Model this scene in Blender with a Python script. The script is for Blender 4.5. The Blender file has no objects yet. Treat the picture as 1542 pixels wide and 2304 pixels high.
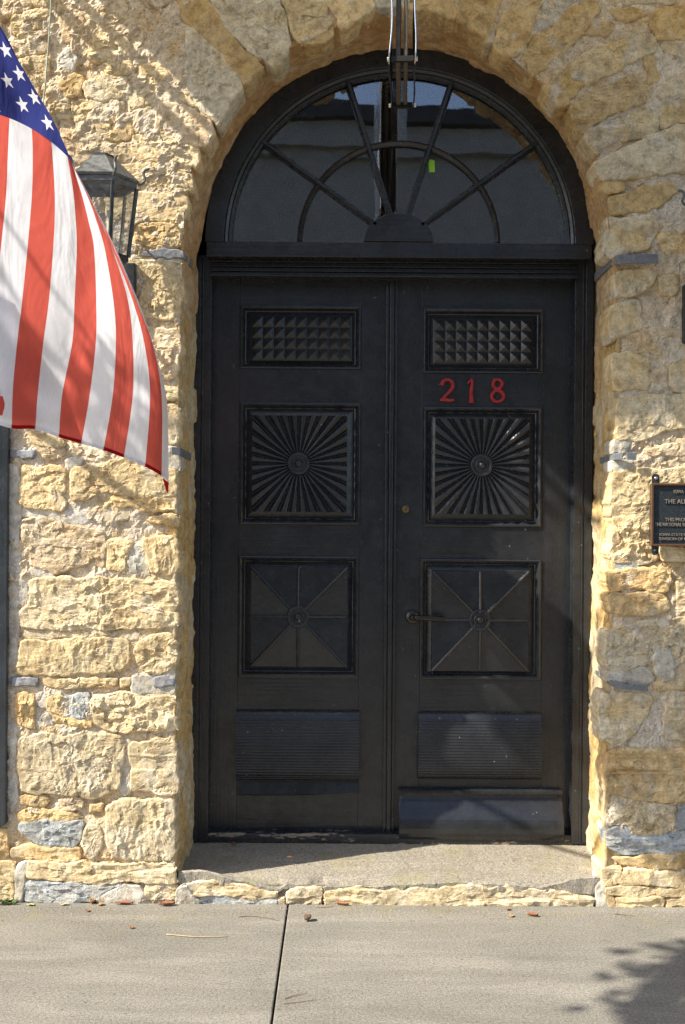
import bpy, bmesh, math, random
import numpy as np
from mathutils import Vector, Matrix

random.seed(7)
SC = bpy.context.scene
COL = SC.collection
R = math.radians

# ------------------------------------------------------------------ camera
F_PX, CX, CY = 2500.0, 771.0, 1152.0          # focal length and centre in photo pixels
CAM_Y, CAM_Z, ROLL = -4.06, 1.43, R(0.40)
cam_d = bpy.data.cameras.new("camera")
cam = bpy.data.objects.new("camera", cam_d)
COL.objects.link(cam)
cam_d.sensor_fit = 'VERTICAL'
cam_d.sensor_height = 36.0
cam_d.lens = 36.0 * F_PX / 2304.0
cam_d.clip_start = 0.05
cam_d.clip_end = 500
cam.matrix_world = Matrix.Translation((0, CAM_Y, CAM_Z)) @ Matrix.Rotation(-ROLL, 4, 'Y') @ Matrix.Rotation(R(90), 4, 'X')
SC.camera = cam

# ------------------------------------------------------------------ light
SUN_AZ, SUN_EL = R(71.0), R(42.2)             # azimuth measured from the wall's normal, towards the left
SUN_DIR = Vector((-math.sin(SUN_AZ) * math.cos(SUN_EL), -math.cos(SUN_AZ) * math.cos(SUN_EL), math.sin(SUN_EL)))
world = bpy.data.worlds.new("World")
SC.world = world
world.use_nodes = True
wn = world.node_tree
sky = wn.nodes.new("ShaderNodeTexSky")
sky.sky_type = 'NISHITA'
sky.sun_disc = False
sky.sun_elevation = SUN_EL
sky.sun_rotation = math.atan2(SUN_DIR.x, SUN_DIR.y)
sky.air_density = 0.8
sky.dust_density = 1.3
sky.ozone_density = 0.7
wn.links.new(sky.outputs[0], wn.nodes["Background"].inputs[0])
wn.nodes["Background"].inputs[1].default_value = 0.15
sun_d = bpy.data.lights.new("sun", 'SUN')
sun_d.energy = 5.0
sun_d.angle = R(0.53)
sun_d.color = (1.0, 0.93, 0.82)
sun = bpy.data.objects.new("sun", sun_d)
COL.objects.link(sun)
sun.rotation_euler = SUN_DIR.to_track_quat('Z', 'Y').to_euler()
sun.location = SUN_DIR * 20

SC.render.engine = 'CYCLES'
SC.view_settings.view_transform = 'Standard'
SC.view_settings.look = 'None'
SC.view_settings.exposure = 0.90
SC.view_settings.gamma = 1.0
SC.view_settings.use_curve_mapping = False
SC.cycles.use_denoising = True
SC.cycles.denoiser = 'OPENIMAGEDENOISE'
SC.cycles.denoising_input_passes = 'RGB_ALBEDO_NORMAL'
SC.cycles.denoising_prefilter = 'NONE'      # keeps the grain of stone and concrete
SC.cycles.sample_clamp_indirect = 4.0
SC.cycles.use_adaptive_sampling = False
SC.cycles.max_bounces = 8

# ------------------------------------------------------------------ pixel helpers (a photo pixel -> a point on a real plane)
cR, sR = math.cos(ROLL), math.sin(ROLL)


def at(px, py, y=0.0):
    d = y - CAM_Y
    u = (px - CX) / F_PX * d
    v = (CY - py) / F_PX * d
    return Vector((u * cR - v * sR, y, u * sR + v * cR + CAM_Z))


def ground(px, py, z=0.0):
    u = (px - CX) / F_PX
    v = (CY - py) / F_PX
    dx, dz = u * cR - v * sR, u * sR + v * cR
    t = (z - CAM_Z) / dz
    return Vector((dx * t, CAM_Y + t, z))


def wall2(pts, y=0.0):
    out = []
    for p in pts:
        q = at(p[0], p[1], y)
        out.append((q.x, q.z))
    return out


# ------------------------------------------------------------------ numpy noise
def _h(ix, iy, iz, seed):
    n = (ix.astype(np.int64) * 374761393 + iy.astype(np.int64) * 668265263 + iz.astype(np.int64) * 2147483647 + seed * 144665) & 0xFFFFFFFF
    n = ((n ^ (n >> 13)) * 1274126177) & 0xFFFFFFFF
    n = ((n ^ (n >> 16)) * 2246822519) & 0xFFFFFFFF
    n = n ^ (n >> 15)
    return (n & 0xFFFFFF).astype(np.float64) / 0xFFFFFF


def vnoise(x, y, z, seed=0):
    ix, iy, iz = np.floor(x), np.floor(y), np.floor(z)
    fx, fy, fz = x - ix, y - iy, z - iz
    fx, fy, fz = (f * f * f * (f * (f * 6 - 15) + 10) for f in (fx, fy, fz))
    r = 0
    for a in (0, 1):
        wx = fx if a else 1 - fx
        for b in (0, 1):
            wy = fy if b else 1 - fy
            for c in (0, 1):
                wz = fz if c else 1 - fz
                r = r + wx * wy * wz * _h(ix + a, iy + b, iz + c, seed)
    return r * 2 - 1


def fbm(x, z, sc, octv=4, seed=0, gain=0.5, zs=1.0):
    r, a, f, t = 0, 1.0, 1.0 / sc, 0
    w = np.full_like(x, seed * 7.31)
    for k in range(octv):
        r = r + a * vnoise(x * f, z * f * zs, w, seed + k * 17)
        t += a
        a *= gain
        f *= 2.07
    return r / t


def ridged(x, z, sc, octv=4, seed=0, zs=1.0):
    r, a, f, t = 0, 1.0, 1.0 / sc, 0
    w = np.full_like(x, seed * 3.17)
    for k in range(octv):
        r = r + a * (1 - 2 * np.abs(vnoise(x * f, z * f * zs, w, seed + k * 29)))
        t += a
        a *= 0.5
        f *= 2.1
    return r / t


def facets(x, z, cell, seed, slope=0.25, offs=0.3, zs=1.0):
    """broken planes: every Voronoi cell is a small tilted plane"""
    gx, gz = x / cell, z * zs / cell
    ix, iz = np.floor(gx), np.floor(gz)
    best = np.full_like(x, 9.0)
    val = np.zeros_like(x)
    o = np.zeros_like(x)
    for a in (-1, 0, 1):
        for b in (-1, 0, 1):
            cx, cz = ix + a, iz + b
            jx = cx + _h(cx, cz, o, seed)
            jz = cz + _h(cx, cz, o + 1, seed)
            d = (gx - jx) ** 2 + (gz - jz) ** 2
            m = d < best
            best = np.where(m, d, best)
            sx = (_h(cx, cz, o + 2, seed) * 2 - 1) * slope
            sz = (_h(cx, cz, o + 3, seed) * 2 - 1) * slope
            of = (_h(cx, cz, o + 4, seed) * 2 - 1) * offs
            val = np.where(m, of + sx * (gx - jx) * 4 + sz * (gz - jz) * 4, val)
    return val


def sstep(a, b, x):
    t = np.clip((x - a) / (b - a), 0, 1)
    return t * t * (3 - 2 * t)


# ------------------------------------------------------------------ objects
def tag(o, label=None, cat=None, group=None, kind=None):
    if label:
        o["label"] = label
    if cat:
        o["category"] = cat
    if group:
        o["group"] = group
    if kind:
        o["kind"] = kind
    return o


def empty(name, loc=(0, 0, 0)):
    o = bpy.data.objects.new(name, None)
    o.location = loc
    o.empty_display_size = 0.05
    COL.objects.link(o)
    return o


def link(name, me, parent=None):
    o = bpy.data.objects.new(name, me)
    COL.objects.link(o)
    if parent is not None:
        o.parent = parent
        o.matrix_parent_inverse = PINV(parent)
    return o


def PINV(p):
    m = Matrix.Translation(p.location)
    if p.parent is not None:
        m = Matrix.Translation(p.parent.location) @ p.matrix_parent_inverse @ m
    return m.inverted()


def mesh(name, verts, faces, mat, parent=None, smooth=False, cols=None, mats=None, midx=None):
    me = bpy.data.meshes.new(name)
    me.from_pydata([tuple(v) for v in verts], [], [tuple(f) for f in faces])
    for m in (mats or [mat]):
        me.materials.append(m)
    if midx is not None:
        me.polygons.foreach_set("material_index", np.array(midx, dtype=np.int32))
    if smooth:
        me.polygons.foreach_set("use_smooth", np.ones(len(me.polygons), dtype=bool))
    if cols is not None:
        at_ = me.color_attributes.new("Col", 'FLOAT_COLOR', 'POINT')
        c = np.ones((len(verts), 4), dtype=np.float32)
        c[:, :3] = cols
        at_.data.foreach_set("color", c.ravel())
    me.update()
    return link(name, me, parent)


class MB:
    """collects simple shapes and links them as one mesh object"""

    def __init__(self):
        self.v, self.f = [], []

    def add(self, v, f):
        n = len(self.v)
        self.v += [tuple(p) for p in v]
        self.f += [tuple(i + n for i in q) for q in f]
        return self

    def box(self, x0, x1, y0, y1, z0, z1):
        v = [(x, y, z) for x in (x0, x1) for y in (y0, y1) for z in (z0, z1)]
        return self.add(v, [(0, 1, 3, 2), (4, 6, 7, 5), (0, 4, 5, 1), (2, 3, 7, 6), (0, 2, 6, 4), (1, 5, 7, 3)])

    def prism(self, poly, y0, y1):
        """outline in (x, z) extruded along y"""
        n = len(poly)
        v = [(p[0], y0, p[1]) for p in poly] + [(p[0], y1, p[1]) for p in poly]
        f = [tuple(range(n)), tuple(range(2 * n - 1, n - 1, -1))]
        f += [(i, n + i, n + (i + 1) % n, (i + 1) % n) for i in range(n)]
        return self.add(v, f)

    def tube(self, pts, r, n=8, cap=True):
        pts = [Vector(p) for p in pts]
        rs = r if isinstance(r, (list, tuple)) else [r] * len(pts)
        v, f = [], []
        up = Vector((0.13, 0.31, 0.94))
        for i, p in enumerate(pts):
            t = (pts[min(i + 1, len(pts) - 1)] - pts[max(i - 1, 0)]).normalized()
            a = t.cross(up)
            if a.length < 1e-3:
                a = t.cross(Vector((1, 0, 0)))
            a.normalize()
            b = t.cross(a)
            for k in range(n):
                q = 2 * math.pi * k / n
                v.append(p + (a * math.cos(q) + b * math.sin(q)) * rs[i])
        for i in range(len(pts) - 1):
            for k in range(n):
                f.append((i * n + k, i * n + (k + 1) % n, (i + 1) * n + (k + 1) % n, (i + 1) * n + k))
        if cap:
            f.append(tuple(range(n - 1, -1, -1)))
            m = (len(pts) - 1) * n
            f.append(tuple(range(m, m + n)))
        return self.add(v, f)

    def lathe_y(self, c, prof, n=32):
        """rings (radius, y) around an axis along y through c=(x,z)"""
        v, f = [], []
        for (r, y) in prof:
            for k in range(n):
                q = 2 * math.pi * k / n
                v.append((c[0] + r * math.cos(q), y, c[1] + r * math.sin(q)))
        for i in range(len(prof) - 1):
            for k in range(n):
                f.append((i * n + k, i * n + (k + 1) % n, (i + 1) * n + (k + 1) % n, (i + 1) * n + k))
        f.append(tuple(range((len(prof) - 1) * n, len(prof) * n)))
        return self.add(v, f)

    def build(self, name, mat, parent=None, smooth=False, bevel=0.0, seg=2):
        o = mesh(name, self.v, self.f, mat, parent, smooth)
        bm = bmesh.new()
        bm.from_mesh(o.data)
        bmesh.ops.recalc_face_normals(bm, faces=bm.faces)
        bm.to_mesh(o.data)
        bm.free()
        if bevel:
            m = o.modifiers.new("bevel", 'BEVEL')
            m.width = bevel
            m.segments = seg
            m.limit_method = 'ANGLE'
        return o


# ------------------------------------------------------------------ materials
def new_mat(name):
    m = bpy.data.materials.new(name)
    m.use_nodes = True
    nt = m.node_tree
    return m, nt, nt.nodes["Principled BSDF"]


def N(nt, typ, **kw):
    n = nt.nodes.new(typ)
    for k, v in kw.items():
        if k.startswith("i_"):
            n.inputs[k[2:].replace("_", " ")].default_value = v
        else:
            setattr(n, k, v)
    return n


def ramp(nt, fac, stops):
    r = nt.nodes.new("ShaderNodeValToRGB")
    while len(r.color_ramp.elements) < len(stops):
        r.color_ramp.elements.new(0.5)
    for e, (p, c) in zip(r.color_ramp.elements, stops):
        e.position = p
        e.color = (c, c, c, 1) if isinstance(c, (int, float)) else (*c, 1)
    nt.links.new(fac, r.inputs[0])
    return r.outputs[0]


def mul(nt, a, b, fac=1.0, mode='MULTIPLY'):
    m = nt.nodes.new("ShaderNodeMix")
    m.data_type = 'RGBA'
    m.blend_type = mode
    if isinstance(fac, (int, float)):
        m.inputs[0].default_value = fac
    else:
        nt.links.new(fac, m.inputs[0])
    for s, i in ((a, 6), (b, 7)):
        if isinstance(s, tuple):
            m.inputs[i].default_value = (*s, 1)
        else:
            nt.links.new(s, m.inputs[i])
    return m.outputs[2]


def coords(nt, scale=(1, 1, 1), kind="Object"):
    tc = nt.nodes.new("ShaderNodeTexCoord")
    mp = nt.nodes.new("ShaderNodeMapping")
    mp.inputs["Scale"].default_value = scale
    nt.links.new(tc.outputs[kind], mp.inputs[0])
    return mp.outputs[0]


def noise(nt, vec, scale, detail=4, rough=0.55, dist=0.0):
    n = nt.nodes.new("ShaderNodeTexNoise")
    n.inputs["Scale"].default_value = scale
    n.inputs["Detail"].default_value = detail
    n.inputs["Roughness"].default_value = rough
    n.inputs["Distortion"].default_value = dist
    nt.links.new(vec, n.inputs["Vector"])
    return n.outputs["Fac"]


def bump(nt, h, strength, dist, prev=None):
    b = nt.nodes.new("ShaderNodeBump")
    b.inputs["Strength"].default_value = strength
    b.inputs["Distance"].default_value = dist
    nt.links.new(h, b.inputs["Height"])
    if prev is not None:
        nt.links.new(prev, b.inputs["Normal"])
    return b.outputs[0]


def mat_stone(name, grain=1.0):
    m, nt, p = new_mat(name)
    a = nt.nodes.new("ShaderNodeAttribute")
    a.attribute_name = "Col"
    v = coords(nt)
    n1 = noise(nt, v, 38, 6, 0.65)
    n2 = noise(nt, v, 150, 5, 0.7)
    n3 = noise(nt, v, 14, 5, 0.6, 0.6)
    c = mul(nt, a.outputs["Color"], ramp(nt, n1, [(0.32, 0.66), (0.5, 1.0), (0.68, 1.18)]))
    c = mul(nt, c, ramp(nt, n2, [(0.34, 0.55), (0.45, 1.0), (0.66, 1.14)]), 0.85)
    c = mul(nt, c, ramp(nt, n3, [(0.34, (0.72, 0.68, 0.64)), (0.5, (1, 1, 1)), (0.66, (1.06, 1.10, 1.18))]), 0.85)
    nt.links.new(c, p.inputs["Base Color"])
    p.inputs["Roughness"].default_value = 0.92
    p.inputs["Specular IOR Level"].default_value = 0.2
    b = bump(nt, noise(nt, v, 55, 8, 0.7), 0.75 * grain, 0.006)
    b = bump(nt, noise(nt, v, 230, 4, 0.65), 0.55 * grain, 0.0022, b)
    nt.links.new(b, p.inputs["Normal"])
    return m


M_STONE = mat_stone("limestone", 1.0)
M_CEMENT = mat_stone("cement patch", 0.5)


def mat_mortar():
    m, nt, p = new_mat("lime mortar")
    a = nt.nodes.new("ShaderNodeAttribute")
    a.attribute_name = "Col"
    v = coords(nt)
    n2 = noise(nt, v, 120, 6, 0.75)
    vo = nt.nodes.new("ShaderNodeTexVoronoi")
    vo.inputs["Scale"].default_value = 130
    nt.links.new(v, vo.inputs["Vector"])
    c = mul(nt, a.outputs["Color"], ramp(nt, n2, [(0.3, 0.6), (0.48, 1.0), (0.75, 1.2)]))
    c = mul(nt, c, ramp(nt, noise(nt, v, 30, 5, 0.6), [(0.3, 0.78), (0.6, 1.08)]))
    c = mul(nt, c, ramp(nt, noise(nt, v, 210, 2, 0.5), [(0.62, 1.0), (0.72, 0.55)]), 0.7)
    nt.links.new(c, p.inputs["Base Color"])
    p.inputs["Roughness"].default_value = 0.95
    p.inputs["Specular IOR Level"].default_value = 0.15
    b = bump(nt, noise(nt, v, 75, 8, 0.75), 0.9, 0.006)
    b = bump(nt, vo.outputs["Distance"], 0.5, 0.003, b)
    nt.links.new(b, p.inputs["Normal"])
    return m


M_MORTAR = mat_mortar()


def mat_paint(name, axis, base=(0.0215, 0.0232, 0.0258), rough=0.22, flake=0.0, specks=True):
    """thick black gloss paint over wood, grain along the given axis"""
    m, nt, p = new_mat(name)
    s = {'v': (90, 90, 4), 'h': (4, 90, 90), 'n': (40, 40, 40)}[axis]
    v = coords(nt, s)
    v1 = coords(nt)
    g = noise(nt, v, 1.0, 5, 0.6)
    c = mul(nt, base, ramp(nt, noise(nt, v1, 9, 4, 0.6), [(0.3, 0.75), (0.7, 1.35)]))
    if specks:
        sp = ramp(nt, noise(nt, v1, 62, 2, 0.5), [(0.755, 0.0), (0.785, 0.8)])
        c = mul(nt, c, (0.30, 0.29, 0.27), sp, 'MIX')
        sc_ = ramp(nt, noise(nt, coords(nt, (30, 30, 150) if axis == 'h' else (150, 30, 30)), 1.0, 3, 0.7), [(0.74, 0.0), (0.80, 0.35)])
        c = mul(nt, c, (0.16, 0.16, 0.155), sc_, 'MIX')
    if flake:
        fl = ramp(nt, noise(nt, coords(nt, (6, 20, 30)), 1.0, 6, 0.7), [(0.57, 0.0), (0.60, 1.0)])
        c = mul(nt, c, (0.30, 0.24, 0.17), fl, 'MIX')
    nt.links.new(c, p.inputs["Base Color"])
    rr = ramp(nt, noise(nt, v1, 25, 4, 0.6), [(0.3, rough - 0.07), (0.7, rough + 0.16)])
    nt.links.new(rr, p.inputs["Roughness"])
    p.inputs["Specular IOR Level"].default_value = 0.55
    b = bump(nt, g, 0.6, 0.0025)
    b = bump(nt, noise(nt, v1, 130, 4, 0.6), 0.35, 0.0012, b)
    b = bump(nt, noise(nt, v1, 6, 3, 0.5), 0.25, 0.008, b)
    nt.links.new(b, p.inputs["Normal"])
    return m


M_PV = mat_paint("black paint upright grain", 'v')
M_PH = mat_paint("black paint level grain", 'h')
M_PN = mat_paint("black paint", 'n', rough=0.20)
M_PT = mat_paint("worn threshold paint", 'h', flake=1.0)
M_SHUT = mat_paint("shutter paint", 'v', base=(0.034, 0.040, 0.045))


def mat_plain(name, col, rough=0.6, metal=0.0, nscale=40, var=0.35, bmp=0.3, bdist=0.002, spec=0.4):
    m, nt, p = new_mat(name)
    v = coords(nt)
    c = mul(nt, col, ramp(nt, noise(nt, v, nscale, 6, 0.65), [(0.25, 1 - var), (0.75, 1 + var)]))
    nt.links.new(c, p.inputs["Base Color"])
    p.inputs["Roughness"].default_value = rough
    p.inputs["Metallic"].default_value = metal
    p.inputs["Specular IOR Level"].default_value = spec
    nt.links.new(bump(nt, noise(nt, v, nscale * 3, 5, 0.6), bmp, bdist), p.inputs["Normal"])
    return m


M_IRON = mat_plain("grey iron", (0.20, 0.21, 0.22), 0.62, 0.2, 90, 0.4, 0.5)
M_LANT = mat_plain("lantern metal", (0.055, 0.060, 0.062), 0.42, 0.5, 45, 0.6, 0.35)
M_LANTW = mat_plain("weathered lantern metal", (0.15, 0.155, 0.15), 0.55, 0.3, 60, 0.6, 0.4)
M_BRASS = mat_plain("old brass", (0.22, 0.16, 0.07), 0.45, 0.9, 120, 0.4)
M_HANDLE = mat_plain("worn dark bronze handle", (0.055, 0.050, 0.045), 0.28, 0.8, 60, 0.5)
M_RED = mat_plain("red number paint", (0.36, 0.022, 0.022), 0.5, 0, 60, 0.35)
M_STEEL = mat_plain("bright steel edge", (0.62, 0.63, 0.64), 0.22, 1.0, 30, 0.15, 0.15)
M_BOLT = mat_plain("pale bolt", (0.72, 0.71, 0.66), 0.35, 0.4, 60, 0.15)
M_SIGNW = mat_plain("grey sign timber", (0.105, 0.085, 0.060), 0.7, 0, 60, 0.4)
M_DARK = mat_plain("dark bar", (0.015, 0.014, 0.013), 0.6, 0, 60, 0.3)
M_BORDER = mat_plain("bronze plaque edge", (0.20, 0.105, 0.055), 0.45, 0.6, 90, 0.3)
M_LETTER = mat_plain("worn bronze letters", (0.30, 0.26, 0.22), 0.5, 0.4, 200, 0.5)
M_CANDLE = mat_plain("candle", (0.70, 0.62, 0.48), 0.6)
M_CORD = mat_plain("pale green cord", (0.42, 0.46, 0.36), 0.8)
M_SOIL = mat_plain("joint soil", (0.045, 0.035, 0.028), 0.95, 0, 60, 0.5, 0.8, 0.01)
M_LEAF1 = mat_plain("dry leaf rust", (0.27, 0.115, 0.055), 0.7, 0, 90, 0.4)
M_LEAF2 = mat_plain("dry leaf tan", (0.42, 0.24, 0.10), 0.7, 0, 90, 0.4)
M_LEAF3 = mat_plain("yellow green leaf", (0.34, 0.36, 0.10), 0.7, 0, 90, 0.3)
M_TWIG = mat_plain("twig", (0.23, 0.16, 0.10), 0.85, 0, 120, 0.4)
M_STRAW = mat_plain("straw", (0.45, 0.36, 0.22), 0.85, 0, 120, 0.3)
M_WEED = mat_plain("weed", (0.06, 0.13, 0.025), 0.6, 0, 60, 0.3)
M_BARK = mat_plain("bark", (0.09, 0.07, 0.055), 0.95, 0, 20, 0.4, 0.9, 0.02)
M_FOL = mat_plain("tree leaf", (0.055, 0.10, 0.030), 0.55, 0, 6, 0.3)
M_BRICK = mat_plain("facing wall", (0.33, 0.31, 0.29), 0.9, 0, 3, 0.15)
M_ROOF = mat_plain("dark eaves", (0.05, 0.045, 0.045), 0.8, 0, 8, 0.3)
M_POLE = mat_plain("weathered pole", (0.42, 0.40, 0.36), 0.8, 0, 12, 0.3)
M_ASPH = mat_plain("asphalt", (0.05, 0.05, 0.052), 0.9, 0, 120, 0.4)
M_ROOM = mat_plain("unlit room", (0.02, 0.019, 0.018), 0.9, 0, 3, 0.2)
M_GRASS = mat_plain("ground", (0.10, 0.11, 0.06), 0.95, 0, 6, 0.4)


def mat_plaque():
    m, nt, p = new_mat("pebbled dark bronze")
    v = coords(nt)
    n_ = noise(nt, v, 260, 4, 0.7)
    c = mul(nt, (0.035, 0.045, 0.052), ramp(nt, n_, [(0.5, 0.6), (0.62, 1.2), (0.75, 5.0)]))
    nt.links.new(c, p.inputs["Base Color"])
    p.inputs["Roughness"].default_value = 0.5
    p.inputs["Metallic"].default_value = 0.3
    nt.links.new(bump(nt, n_, 0.8, 0.003), p.inputs["Normal"])
    return m


M_PLAQUE = mat_plaque()


def mat_glass(name, rip=0.35, refl=0.10, dust_sheen=0.02):
    """old window glass: clear with a mirror coat, slightly rippled"""
    m = bpy.data.materials.new(name)
    m.use_nodes = True
    nt = m.node_tree
    nt.nodes.clear()
    out = nt.nodes.new("ShaderNodeOutputMaterial")
    mix = nt.nodes.new("ShaderNodeMixShader")
    tr = nt.nodes.new("ShaderNodeBsdfTransparent")
    tr.inputs[0].default_value = (0.90, 0.91, 0.90, 1)
    gl = nt.nodes.new("ShaderNodeBsdfGlossy")
    gl.inputs["Roughness"].default_value = 0.012
    gl.inputs["Color"].default_value = (0.95, 0.97, 1, 1)
    lw = nt.nodes.new("ShaderNodeLayerWeight")
    lw.inputs["Blend"].default_value = 0.5
    pw = nt.nodes.new("ShaderNodeMath")
    pw.operation = 'POWER'
    pw.inputs[1].default_value = 4.0
    ma = nt.nodes.new("ShaderNodeMath")
    ma.operation = 'MULTIPLY_ADD'
    ma.inputs[1].default_value = 1 - refl
    ma.inputs[2].default_value = refl
    nt.links.new(lw.outputs["Facing"], pw.inputs[0])
    nt.links.new(pw.outputs[0], ma.inputs[0])
    v = coords(nt)
    nt.links.new(bump(nt, noise(nt, v, 5.0, 2, 0.4), rip, 0.006), gl.inputs["Normal"])
    nt.links.new(ma.outputs[0], mix.inputs[0])
    nt.links.new(tr.outputs[0], mix.inputs[1])
    nt.links.new(gl.outputs[0], mix.inputs[2])
    df = nt.nodes.new("ShaderNodeBsdfDiffuse")
    df.inputs[0].default_value = (0.55, 0.53, 0.48, 1)
    mx2 = nt.nodes.new("ShaderNodeMixShader")
    nt.links.new(ramp(nt, noise(nt, v, 14, 6, 0.7), [(0.35, dust_sheen * 0.3), (0.7, dust_sheen * 2.2)]), mx2.inputs[0])
    nt.links.new(mix.outputs[0], mx2.inputs[1])
    nt.links.new(df.outputs[0], mx2.inputs[2])
    nt.links.new(mx2.outputs[0], out.inputs[0])
    return m


M_GLASS = mat_glass("old glass", 0.04, 0.13, 0.008)
M_LGLASS = mat_glass("lantern glass", 0.05, 0.10, 0.12)  # pale reflections on the panes partly put in as diffuse colour


def mat_cloth(name, col):
    m = bpy.data.materials.new(name)
    m.use_nodes = True
    nt = m.node_tree
    nt.nodes.clear()
    out = nt.nodes.new("ShaderNodeOutputMaterial")
    mix = nt.nodes.new("ShaderNodeMixShader")
    mix.inputs[0].default_value = 0.62
    d = nt.nodes.new("ShaderNodeBsdfDiffuse")
    t = nt.nodes.new("ShaderNodeBsdfTranslucent")
    v = coords(nt)
    w = noise(nt, coords(nt, (700, 700, 60)), 1, 2, 0.5)
    c = mul(nt, col, ramp(nt, noise(nt, v, 10, 4, 0.6), [(0.3, 0.93), (0.7, 1.05)]))
    c = mul(nt, c, ramp(nt, w, [(0.3, 0.94), (0.7, 1.04)]))
    nt.links.new(c, d.inputs[0])
    nt.links.new(c, t.inputs[0])
    bb = bump(nt, noise(nt, coords(nt, (9, 9, 3)), 1.0, 3, 0.5, 0.8), 0.45, 0.035)
    bb = bump(nt, noise(nt, v, 22, 3, 0.5), 0.12, 0.01, bb)
    nt.links.new(bb, d.inputs["Normal"])
    nt.links.new(bb, t.inputs["Normal"])
    nt.links.new(d.outputs[0], mix.inputs[1])
    nt.links.new(t.outputs[0], mix.inputs[2])
    nt.links.new(mix.outputs[0], out.inputs[0])
    return m


M_FRED = mat_cloth("flag red", (0.62, 0.115, 0.085))
M_FWHITE = mat_cloth("flag white", (0.80, 0.80, 0.84))
M_FBLUE = mat_cloth("flag blue", (0.040, 0.050, 0.21))
M_CANVAS = mat_cloth("awning canvas", (0.60, 0.57, 0.50))
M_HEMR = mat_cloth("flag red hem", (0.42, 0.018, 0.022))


def mat_concrete(name, base, moss=0.35):
    m, nt, p = new_mat(name)
    v = coords(nt)
    c = mul(nt, base, ramp(nt, noise(nt, v, 1.7, 6, 0.6, 0.4), [(0.3, 0.84), (0.5, 1.0), (0.72, 1.10)]))
    c = mul(nt, c, ramp(nt, noise(nt, coords(nt, (0.9, 4.5, 1)), 1.3, 5, 0.55, 1.2), [(0.35, 0.90), (0.52, 1.0), (0.64, 1.16)]))
    c = mul(nt, c, ramp(nt, noise(nt, v, 22, 3, 0.6), [(0.60, 1.0), (0.74, 0.80)]))
    c = mul(nt, c, ramp(nt, noise(nt, v, 110, 4, 0.8), [(0.36, 0.62), (0.48, 1.0), (0.64, 1.34)]), 0.9)
    c = mul(nt, c, ramp(nt, noise(nt, v, 240, 2, 0.6), [(0.36, 0.68), (0.48, 1.0), (0.64, 1.30)]), 0.9)
    sp = ramp(nt, noise(nt, v, 55, 1, 0.4), [(0.74, 0.0), (0.77, 1.0)])
    c = mul(nt, c, (0.10, 0.09, 0.08), sp, 'MIX')
    tc = nt.nodes.new("ShaderNodeTexCoord")
    sx = nt.nodes.new("ShaderNodeSeparateXYZ")
    nt.links.new(tc.outputs["Object"], sx.inputs[0])
    mr = nt.nodes.new("ShaderNodeMapRange")
    mr.inputs["From Min"].default_value = -0.42
    mr.inputs["From Max"].default_value = -0.02
    nt.links.new(sx.outputs["Y"], mr.inputs["Value"])
    mo = ramp(nt, noise(nt, v, 8, 6, 0.7), [(0.52, 0.0), (0.66, 1.0)])
    mm = nt.nodes.new("ShaderNodeMath")
    mm.operation = 'MULTIPLY'
    nt.links.new(mr.outputs[0], mm.inputs[0])
    nt.links.new(mo, mm.inputs[1])
    mm2 = nt.nodes.new("ShaderNodeMath")
    mm2.operation = 'MULTIPLY'
    mm2.inputs[1].default_value = moss
    nt.links.new(mm.outputs[0], mm2.inputs[0])
    c = mul(nt, c, (0.26, 0.24, 0.085), mm2.outputs[0], 'MIX')
    nt.links.new(c, p.inputs["Base Color"])
    p.inputs["Roughness"].default_value = 0.93
    p.inputs["Specular IOR Level"].default_value = 0.2
    b = bump(nt, noise(nt, v, 160, 6, 0.75), 0.6, 0.0025)
    b = bump(nt, noise(nt, v, 9, 4, 0.6), 0.25, 0.01, b)
    nt.links.new(b, p.inputs["Normal"])
    return m


M_CONC = mat_concrete("pavement concrete", (0.208, 0.195, 0.164))
M_STEPC = mat_concrete("step concrete", (0.280, 0.252, 0.200), 0.35)

# ==================================================================== THE SETTING
g = MB().box(-60, 60, -80, 30, -0.6, -0.17).build("ground", M_GRASS)
tag(g, kind="structure")
rd = MB().box(-60, 60, -13.0, -5.15, -0.165, -0.13).build("road", M_ASPH)
tag(rd, kind="structure")
kb = MB().box(-20, 20, -5.15, -5.0, -0.165, 0.0).build("kerb", M_CONC, bevel=0.012)
tag(kb, kind="structure")
kb2 = MB().box(-20, 20, -13.15, -13.0, -0.165, 0.0).build("kerb", M_CONC, bevel=0.012)
tag(kb2, kind="structure")
fp = MB().box(-20, 20, -16.0, -13.152, -0.165, -0.004).build("far_pavement", M_CONC)
tag(fp, kind="structure")

pav = empty("pavement", (0, -2.5, 0))
tag(pav, kind="structure")
MB().box(-6.5, 6.5, -4.998, 0.05, -0.165, -0.035).build("joint_bed", M_SOIL, pav)
JX = ground(647, 2046).x
xs = [JX + 1.62 * k for k in range(-3, 5)]
for k in range(len(xs) - 1):
    for (ya, yb) in ((-2.46, -0.012), (-4.998, -2.468)):
        MB().box(xs[k] + 0.0031, xs[k + 1] - 0.0031, ya, yb, -0.034, 0.0).build("slab", M_CONC, pav, bevel=0.004)

# ==================================================================== THE STONE WALL
wall = empty("stone_wall", (0, 0.2, 0))
tag(wall, "yellow limestone rubble wall with an arched door opening", "wall")

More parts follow.
